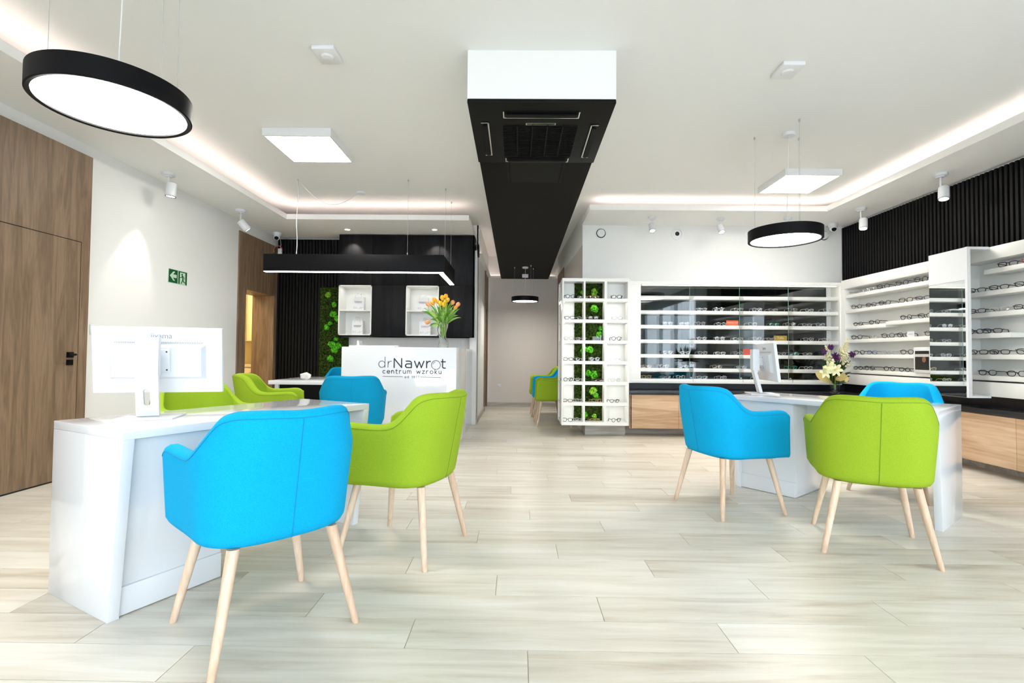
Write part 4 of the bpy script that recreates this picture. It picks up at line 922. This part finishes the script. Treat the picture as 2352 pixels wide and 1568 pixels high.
spotlight(1.80, 6.60, SR, (0, -.45, -.9), 'small white spotlight above the glass case, left of the round hole vent', .95, .07, 12, (1.6, 5.6, 0), 70, (0, 0))
spotlight(2.74, 6.65, SR, (.05, -.5, -.88), 'small white spotlight above the glass case, right of the round hole vent', .95, .07, 12, (2.8, 5.6, 0), 70, (0, 0))
spotlight(3.62, 6.60, SR, (0, -.45, -.9), 'small white spotlight above the glass case, behind the ring pendant', .95, .07, 12, (3.6, 5.6, 0), 70, (0, 0))
for i, (x, y) in enumerate(((-2.483, 7.11), (-1.207, 7.08))):
    t = thing('recessed_downlight', ('left', 'right')[i]+' recessed downlight in the soffit above the black cabinet', 'downlight', (x, y, SL), group='recessed downlights above the cabinet')
    part('trim_ring', MB().lathe([(.033, -.001), (.045, -.006), (.048, 0)], 28, capb=False, capt=False), PLASTIC, t, smooth=True); part('bulb', MB().lathe([(.001, -.003), (.033, -.002)], 24, capb=False, capt=False), SPOTL, t)
    spot('downlight_beam', (x, y+.1, SL-.015), (x, y+.22, 2.3), 16, 80, size=.01)
# small ceiling things
for i, (x, y) in enumerate(((-1.30, 3.27), (1.885, 3.43))):
    t = thing('ceiling_sensor', ('square white sensor box on the ceiling, left of the bulkhead', 'square white sensor box on the ceiling, right of the bulkhead')[i], 'sensor', (x, y, CZ), group='square ceiling sensor boxes')
    part('housing', B(-.075, -.09, -.028, .075, .09, 0), SATIN, t, bevel=.004); part('dome', MB().lathe([(.045, -.028), (.035, -.038), (.001, -.042)], 24, capb=False, capt=False), SATIN, t, smooth=True)
def dome(x, y, z, rz, label):
    t = thing('dome_camera', label, 'security camera', (x, y, z), rz)
    part('mount', MB().lathe([(.055, -.05), (.06, -.03), (.062, 0)], 28), PLASTIC, t, smooth=True); part('eyeball', MB().ball((0, -.012, -.068), .046, 3), PLASTIC, t, smooth=True)
    part('lens', MB().lathe([(.001, .012), (.02, .009), (.03, 0)], 20, M=Matrix.Translation((0, -.045, -.085)) @ Matrix.Rotation(PI*.58, 4, 'X'), capb=False, capt=False), BLACKM, t, smooth=True)
dome(-3.62, 7.33, SL, .3, 'white dome camera in the left corner above the slats'); dome(4.40, 6.88, SR, -.3, 'white dome camera in the right corner beside the slats')
t = thing('motion_detector', 'small white motion detector below the left dome camera', 'sensor', (-3.68, 7.58, 2.56)); part('housing', MB().box(-.028, -.045, 0, .028, .0, .11), PLASTIC, t, bevel=.008); part('window', B(-.018, -.048, .02, .018, -.044, .055), SATIN, t)
part('cable', MB().tube([(0, -.01, .11), (.01, -.02, .17), (.03, -.08, .24)], .003, 6), CABLE, t)
# round vents on the back wall
for i, (x, z, kind) in enumerate(((1.19, 2.81, 0), (2.277, 2.81, 1), (3.325, 2.81, 1), (4.36, 2.80, 0))):
    nm = ('disc vent leftmost on the white wall above the shelves', 'round vent with black hole, midway along the white wall', 'round vent with black hole beside the ring pendant', 'disc vent rightmost on the white wall near the slats')[i]
    t = thing('round_vent', 'white '+nm, 'vent', (x, 7.03, z), group='round wall vents'); M = Matrix.Rotation(PI/2, 4, 'X')
    part('flange', MB().lathe([(.085, 0), (.083, .006), (.069, .008), (.067, .002)], 36, M=M, capb=False, capt=False), SATIN, t, smooth=True)
    part('disc', MB().lathe([(.056, .004), (.056, .022), (.05, .026), (.001, .026)] if not kind else [(.058, .003), (.034, .012), (.030, .012)], 36, M=M, capb=False, capt=False), SATIN, t, smooth=True)
    if kind: part('hole', MB().lathe([(.001, .009), (.032, .009)], 28, M=M, capb=False, capt=False), SLATBACK, t)
    else: part('shadow_gap', MB().lathe([(.050, .0035), (.068, .0035)], 36, M=M, capb=False, capt=False), SLATBACK, t)
t = thing('round_wall_speaker', 'black round wall speaker on hall corner beside the black cabinet', 'speaker', (-.66, 7.44, 2.665)); M = Matrix.Rotation(PI/2, 4, 'Y')
t.location = (-.62, 7.60, 2.665)
part('ring', MB().lathe([(.10, 0), (.10, .02), (.085, .024), (.001, .016)], 36, M=M, capb=False, capt=False), BLACKM, t, smooth=True)
# exit sign
def exit_sign():
    t = thing('exit_sign', 'green emergency exit sign with arrow and running figure on the left wall', 'sign', (-3.77, 5.41, 1.885), PI/2)
    # local x = world +Y, facing local -y = world +X
    part('plate', B(-.153, -.004, -.078, .153, 0, .078), SIGNW, t)
    def pl(nm, poly, m, y=-.0045): part(nm, MB().prism([p for p in poly][::-1], y, y-.0006, 1), m, t)
    pl('green_field', [(-.146, -.072), (-.006, -.072), (-.006, .072), (-.146, .072)], SIGNG); pl('green_field', [(.006, -.072), (.146, -.072), (.146, .072), (.006, .072)], SIGNG)
    mb = MB(); y = -.0053
    for poly in ([(-.130, .002), (-.075, .052), (-.048, .052), (-.080, .020), (-.080, -.016), (-.048, -.048), (-.075, -.048)],): mb.prism(poly[::1], y, y-.0006, 1)
    mb.box(-.085, y-.0006, -.016, -.022, y, .020); part('arrow', mb, SIGNW, t)
    part('door_shape', B(.03, -.0058, -.072, .118, -.0052, .060), SIGNW, t)
    m = MB(); yy = -.0059
    strokes(m, arc(.062, .038, .004, .005, 0, 360, 8), .012, yy); strokes(m, [(.066, .020), (.076, -.006)], .016, yy); strokes(m, [(.064, .022), (.052, .004), (.030, .002)], .007, yy); strokes(m, [(.070, .022), (.088, .016), (.102, -.006)], .007, yy)
    strokes(m, [(.076, -.008), (.068, -.034), (.052, -.062)], .010, yy); strokes(m, [(.080, -.008), (.084, -.038), (.118, -.050)], .010, yy); part('running_figure', m, SIGNG, t)
exit_sign()
t = thing('light_switch', 'white square light switch on left wall beside the oak door', 'switch', (-3.77, 4.35, 1.25), PI/2); part('plate', B(-.045, -.01, -.045, .045, 0, .045), PLASTIC, t, bevel=.004); part('rocker', B(-.03, -.014, -.03, .03, -.01, .03), PLASTIC, t, bevel=.002)
t = thing('wall_socket', 'faint white round socket low on the far hall wall', 'socket', (-.36, 10.2, .42), 0); part('plate', B(-.035, -.008, -.035, .035, 0, .035), PLASTIC, t, bevel=.003); part('socket', MB().lathe([(.001, .012), (.02, .008)], 16, M=Matrix.Rotation(PI/2, 4, 'X'), capb=False, capt=False), PLASTIC, t)

# ------------------------------------------------------------------ flowers
def leaf_blade(mb, p0, p1, p2, w, n=7):
    P0, P1, P2 = map(Vector, (p0, p1, p2)); vs = []; side = (P2-P0).cross(Vector((0, -1, .3))); side = side.normalized() if side.length > 1e-6 else Vector((1, 0, 0))
    for i in range(n+1):
        t = i/n; p = P0*(1-t)**2+P1*2*t*(1-t)+P2*t*t; ww = w*math.sin(PI*(.12+.88*t))**.8*(1 if t < 1 else 0)+.0006
        vs += [p-side*ww, p+Vector((0, .003, -.003)), p+side*ww]
    mb.add(vs, [(3*i+a, 3*i+a+1, 3*i+a+4, 3*i+a+3) for i in range(n) for a in (0, 1)])
def tulips():
    c = Vector((-.868, 5.76, 1.134)); v = thing('glass_vase', 'wavy clear glass vase of tulips on the reception counter', 'vase', c)
    outer = []; n = 24; L = 22; vs = []
    def ring(z, r, w): 
        o = .010*math.sin(z/.35*2*PI*1.25+.6); return [(o+r*w*(abs(math.cos(a))**.5*(1 if math.cos(a) >= 0 else -1)), r*w*(abs(math.sin(a))**.5*(1 if math.sin(a) >= 0 else -1)), z) for a in [2*PI*k/n for k in range(n)]]
    rad = lambda z: .050+.009*math.sin(z/.35*2*PI*1.5+1.2)
    zz = [.345*i/L for i in range(L+1)]
    rings = [ring(z, rad(z), 1) for z in zz]+[ring(z, rad(z), .9) for z in zz[::-1] if z > .02]
    vs = [p for r in rings for p in r]; m = MB().add(vs, [(i*n+k, i*n+(k+1) % n, (i+1)*n+(k+1) % n, (i+1)*n+k) for i in range(len(rings)-1) for k in range(n)]+[tuple(range(n))[::-1], tuple(range((len(rings)-1)*n, len(rings)*n))])
    part('vase_body', m, VASEG, v, smooth=True)
    TP = [mat('tulip_orange', (.86, .40, .03), .5), mat('tulip_yellow', (.90, .58, .03), .5), mat('tulip_peach', (.85, .38, .16), .5)]
    px = [(983, 700, 2, 'leftmost in the bunch'), (997, 690, 0, 'upper left of the bunch'), (993, 697, 0, 'low left beside the leftmost bloom'), (1005, 694, 0, 'left of centre'), (1010, 698, 1, 'just left of centre, lower'), (1014, 685, 1, 'upper centre left'), (1022, 682, 0, 'topmost in the bunch'), (1026, 690, 1, 'right of the topmost bloom'),
          (1021, 694, 1, 'in the very centre'), (1018, 701, 1, 'lower centre'), (1018, 708, 0, 'lowest centre with dark opening'), (1037, 696, 2, 'right of centre'), (1044, 707, 0, 'lower right'), (1049, 700, 2, 'rightmost in the bunch'), (983, 739, 2, 'drooping low at left of the vase')]
    rr = random.Random(3)
    for i, (u, w, k, lab) in enumerate(px):
        y = 5.76+rr.uniform(-.06, .05); tip = Vector(((u-1187)/1132*y, y, EYE+(813-w)/1132*y)); t = thing('tulip', 'orange and yellow tulip, '+lab, 'tulip', (c.x, c.y, c.z+.12), group='tulips in the wavy glass vase')
        o = t.location; q = tip-o; base = Vector((rr.uniform(-.02, .02), rr.uniform(-.02, .02), 0)); mid = Vector((q.x*.25, q.y*.3, min(.28, q.z*.65) if i < 14 else .26))
        pts = [base*(1-s)**2+mid*2*s*(1-s)+q*s*s for s in [j/8 for j in range(9)]]
        part('stem', MB().tube(pts, .0035, 6), STEM, t, smooth=True); d = (pts[-1]-pts[-2]).normalized(); R = Matrix.Translation(q) @ d.to_track_quat('Z', 'Y').to_matrix().to_4x4()
        bl = MB()
        for a in range(6):
            an = a*PI/3+rr.random()*.2; rr_ = .026 if a % 2 else .022; ps = []
            for jj in range(6):
                s = jj/5; rad_ = rr_*math.sin(PI*(.08+.80*s))**.7; hz = -.02+.062*s; wd = .55*(math.sin(PI*(.1+.85*s))**.8)
                for ww in (-1, 0, 1): ps.append(R @ Vector((rad_*math.cos(an+ww*wd), rad_*math.sin(an+ww*wd), hz)))
            bl.add(ps, [(3*jj+b_, 3*jj+b_+1, 3*jj+b_+4, 3*jj+b_+3) for jj in range(5) for b_ in (0, 1)])
        part('bloom', bl, TP[k], t, smooth=True)
        for s in range(6):
            lm = MB(); a = rr.uniform(-1.2, 1.2); s0 = pts[3]; e = q*rr.uniform(.62, .98)+Vector((a*.09, rr.uniform(-.07, .03), -.03)); leaf_blade(lm, s0, s0.lerp(e, .5)+Vector((0, 0, .05)), e, .011); part('leaf', lm, LEAFM if s % 3 else STEM, t, smooth=True)
tulips()
def bouquet():
    c = Vector((4.10, 6.40, .606)); v = thing('crystal_vase', 'cut crystal tumbler vase with mixed bouquet on the black counter', 'vase', c); n = 24
    prof = [(.045, 0), (.05, .01), (.062, .17), (.058, .17), (.046, .02), (.001, .018)]; vs = []
    for r, z in prof: vs += [(r*(1+.05*(k % 2))*math.cos(2*PI*k/n), r*(1+.05*(k % 2))*math.sin(2*PI*k/n), z) for k in range(n)]
    part('vase_body', MB().add(vs, [(i*n+k, i*n+(k+1) % n, (i+1)*n+(k+1) % n, (i+1)*n+k) for i in range(len(prof)-1) for k in range(n)]+[tuple(range(n))[::-1]]), VASEG, v)
    wr = MB()
    for k in range(9):
        a = k*2*PI/9; R = .15 if k not in (4, 5) else .22; leaf_blade(wr, (.05*math.cos(a), .05*math.sin(a), .16), (R*.7*math.cos(a), R*.7*math.sin(a), .20), (R*math.cos(a), R*math.sin(a), .22+.05*math.sin(k*2)), .055)
    part('paper_wrap', wr, mat('wrap_gold', (.62, .52, .22), .6), v, smooth=True)
    rr = random.Random(8); CREAM = mat('bloom_cream', (.85, .80, .50), .6); PUR = mat('bloom_purple', (.10, .02, .13), .6); LIL = mat('bloom_lily', (.82, .82, .50), .5); WH = mat('bloom_white', (.7, .7, .62), .6)
    def P(u, w, y=6.36): return Vector(((u-1187)/1132*y, y, EYE+(820-w)/1132*y))
    def flower(name, label, tip, k):
        t = thing(name, label, 'flower', (c.x, c.y, c.z+.05), group='flowers of the mixed bouquet'); q = tip-t.location
        mid = Vector((q.x*.2, q.y*.2, q.z*.6)); pts = [mid*2*s*(1-s)+q*s*s for s in [j/8 for j in range(9)]]; part('stem', MB().tube(pts, .003, 6), LEAFM, t, smooth=True); return t, q, pts
    for i, (a, b, lab) in enumerate(((((1891, 790)), (1902, 830), 'cream stock flower spike at left of the bouquet'), ((1942, 776), (1932, 815), 'tall cream stock flower spike at top of the bouquet'), ((1925, 795), (1936, 838), 'cream stock flower spike in the middle right of bouquet'))):
        A = P(*a); Bp = P(*b); t, q, pts = flower('stock_flower', lab, A, 0); m = MB(); o = t.location
        for k in range(64):
            s = k/63; p = A.lerp(Bp, s)-o; r = (.006+.042*s)*rr.uniform(.5, 1.15); an = k*2.4; m.ball((p.x+r*math.cos(an), p.y+r*math.sin(an), p.z+rr.uniform(-.012, .012)), .007+.009*s, 1, .9, 3, (1, 1, .7))
        part('bloom', m, CREAM, t, smooth=True)
    for i, (a, r, lab) in enumerate(((((1913, 818)), .062, 'purple aster, largest, in middle of the bouquet'), ((1903, 796), .040, 'purple aster between the cream spikes at left'), ((1951, 812), .042, 'purple aster at right edge of the bouquet'), ((1888, 806), .034, 'purple aster at left edge of the bouquet'))):
        A = P(*a); t, q, pts = flower('aster', lab, A, 0); m = MB()
        for k in range(110):
            d = Vector((rr.gauss(0, 1), rr.gauss(0, 1)-.4, rr.gauss(0, 1))).normalized(); m.tube([q, q+d*r*rr.uniform(.8, 1.1)], [.006, .003], 4)
        part('bloom', m, PUR, t, smooth=True)
    for i, (a, lab) in enumerate(((((1897, 842)), 'pale open lily at left of the bouquet'), ((1888, 853), 'pale lily drooping low at left over the wrapping'), ((1912, 848), 'pale lily low in front of the bouquet'))):
        A = P(*a, 6.28); t, q, pts = flower('lily', lab, A, 0); m = MB()
        for k in range(6):
            an = k*PI/3+i; d = Vector((math.cos(an), -.45, math.sin(an)))*.088; leaf_blade(m, q, q+d*.6+Vector((0, -.03, .015)), q+d, .022)
        part('bloom', m, LIL, t, smooth=True)
    A = P(1945, 836); t, q, pts = flower('baby_breath', 'white speckled filler blossom at lower right of the bouquet', A, 0); m = MB()
    for k in range(120): m.ball((q.x+rr.gauss(0, .028), q.y+rr.gauss(0, .02), q.z+rr.gauss(0, .028)), .0055, 1)
    part('bloom', m, WH, t)
    lm = MB()
    for k in range(48):
        a = rr.uniform(0, 2*PI); R = rr.uniform(.06, .20); h0 = rr.uniform(.16, .46); leaf_blade(lm, (0, 0, .12), (R*.4*math.cos(a), R*.4*math.sin(a), h0*.9), (R*math.cos(a), R*math.sin(a)*.7, h0), .02)
    part('foliage', lm, LEAFD, v, smooth=True)
bouquet()

# ------------------------------------------------------------------ outside and the plant by the window (seen in the mirrors)
def outside():
    struct('ground', B(-40, -40, -.25, 45, 40, -.21), mat('asphalt', (.45, .45, .45), .9))
    t = thing('yucca_plant', 'spiky dark yucca in a pot by the side window, seen in the mirror', 'plant', (4.05, 1.75, 0)); part('pot', MB().lathe([(.13, 0), (.17, .32), (.15, .32)], 24), DGREY, t, smooth=True)
    m = MB(); rr = random.Random(2)
    for k in range(46):
        a = rr.uniform(0, 2*PI); e = rr.uniform(-.1, 1.2); R = rr.uniform(.3, .42); leaf_blade(m, (0, 0, .95), (R*.5*math.cos(a), R*.5*math.sin(a), .98+R*.6*math.sin(e)), (R*math.cos(a)*math.cos(e), R*math.sin(a)*math.cos(e), .95+R*math.sin(e)), .018)
    part('trunk', MB().tube([(0, 0, .3), (0, 0, .97)], .03, 8), mat('trunk', (.12, .08, .05), .8), t); part('foliage', m, LEAFD, t)
    b = thing('building', 'pale flat building across the street seen in the mirror', 'building', (17, -9, 0)); part('wall', B(-1, -9, -.2, 5, 7, 4.2), mat('render_pale', (.62, .64, .66), .8), b)
    part('dark_base', B(-1.05, -6, -.2, -1, 1.5, 2.2), DGREY, b); part('window', B(-1.06, 3, 1.2, -1, 5.5, 2.4), BLACKM, b)
    cr = thing('parked_car', 'dark parked car outside the side window seen in the mirror', 'car', (8.6, -4.2, -.2)); body = [(-2.1, .3), (-2.15, .7), (-1.9, .95), (-1.3, 1.0), (-.7, 1.42), (.7, 1.45), (1.5, 1.0), (2.1, .9), (2.2, .5), (2.1, .3)]
    part('body', MB().prism(body[::-1], -.85, .85, 0), mat('car_dark', (.02, .025, .03), .15, coat=1), cr, bevel=.04)
    part('side_window', MB().prism([(-1.1, 1.0), (-.6, 1.35), (.6, 1.37), (1.25, 1.02)][::-1], -.86, .86, 0), mat('car_glass', (.08, .12, .13), .05), cr)
    for y in (-1.35, 1.35):
        for x in (-.88, .72): part('wheel', MB().tube([(x, y, .32), (x+.16, y, .32)], .32, 20), BLACKM, cr, smooth=True)
    h = thing('tall_shrub', 'tall green shrub outside the side window seen in the mirror', 'shrub', (7.0, 1.1, -.2)); m = MB(); rr = random.Random(4)
    for k in range(60): m.ball((rr.gauss(0, .16), rr.gauss(0, .16), .4+rr.random()*2.0), .14, 1, .8, 4)
    part('foliage', m, mat('shrub_green', (.07, .22, .03), .8), h)
    wd = thing('window_graphics', 'blue round logo and white lettering stuck on the side window, seen in the mirror', 'window lettering', (4.695, -1.0, 0), PI/2)
    BL = mat('graphic_blue', (.01, .12, .50), .5); WG = mat('graphic_white', (.85, .88, .9), .5, emit=(.8, .9, 1), es=0)
    # local x = world +Y, local -y = world +X
    part('blue_disc', MB().lathe([(.001, 0), (.34, 0), (.34, .002)], 40, M=Matrix.Translation((1.95, .0, 1.95)) @ Matrix.Rotation(PI/2, 4, 'X'), capb=False), BL, wd)
    part('white_arrow', MB().prism([(1.62, 2.0), (1.85, 2.2), (1.8, 1.75)][::-1], -.004, .004, 1).box(1.8, -.004, 1.9, 2.2, .004, 1.98), WG, wd); part('red_corner', MB().prism([(1.55, 2.6), (2.3, 2.6), (2.3, 2.3), (1.8, 2.3)][::-1], -.002, .002, 1), mat('graphic_red', (.55, .03, .03), .5), wd)
    for txt, z, s, x in (('tomograf', 1.42, .26, 1.35), ('soczewki kontaktowe', 1.22, .17, 1.3), ('optometrysta', .86, .26, 1.35), ('okulary', .40, .16, 1.45)):
        o = link('lettering', text_mesh(txt, s, WG, .002), wd, (x, 0.004, z), (PI/2, 0, PI))
outside()
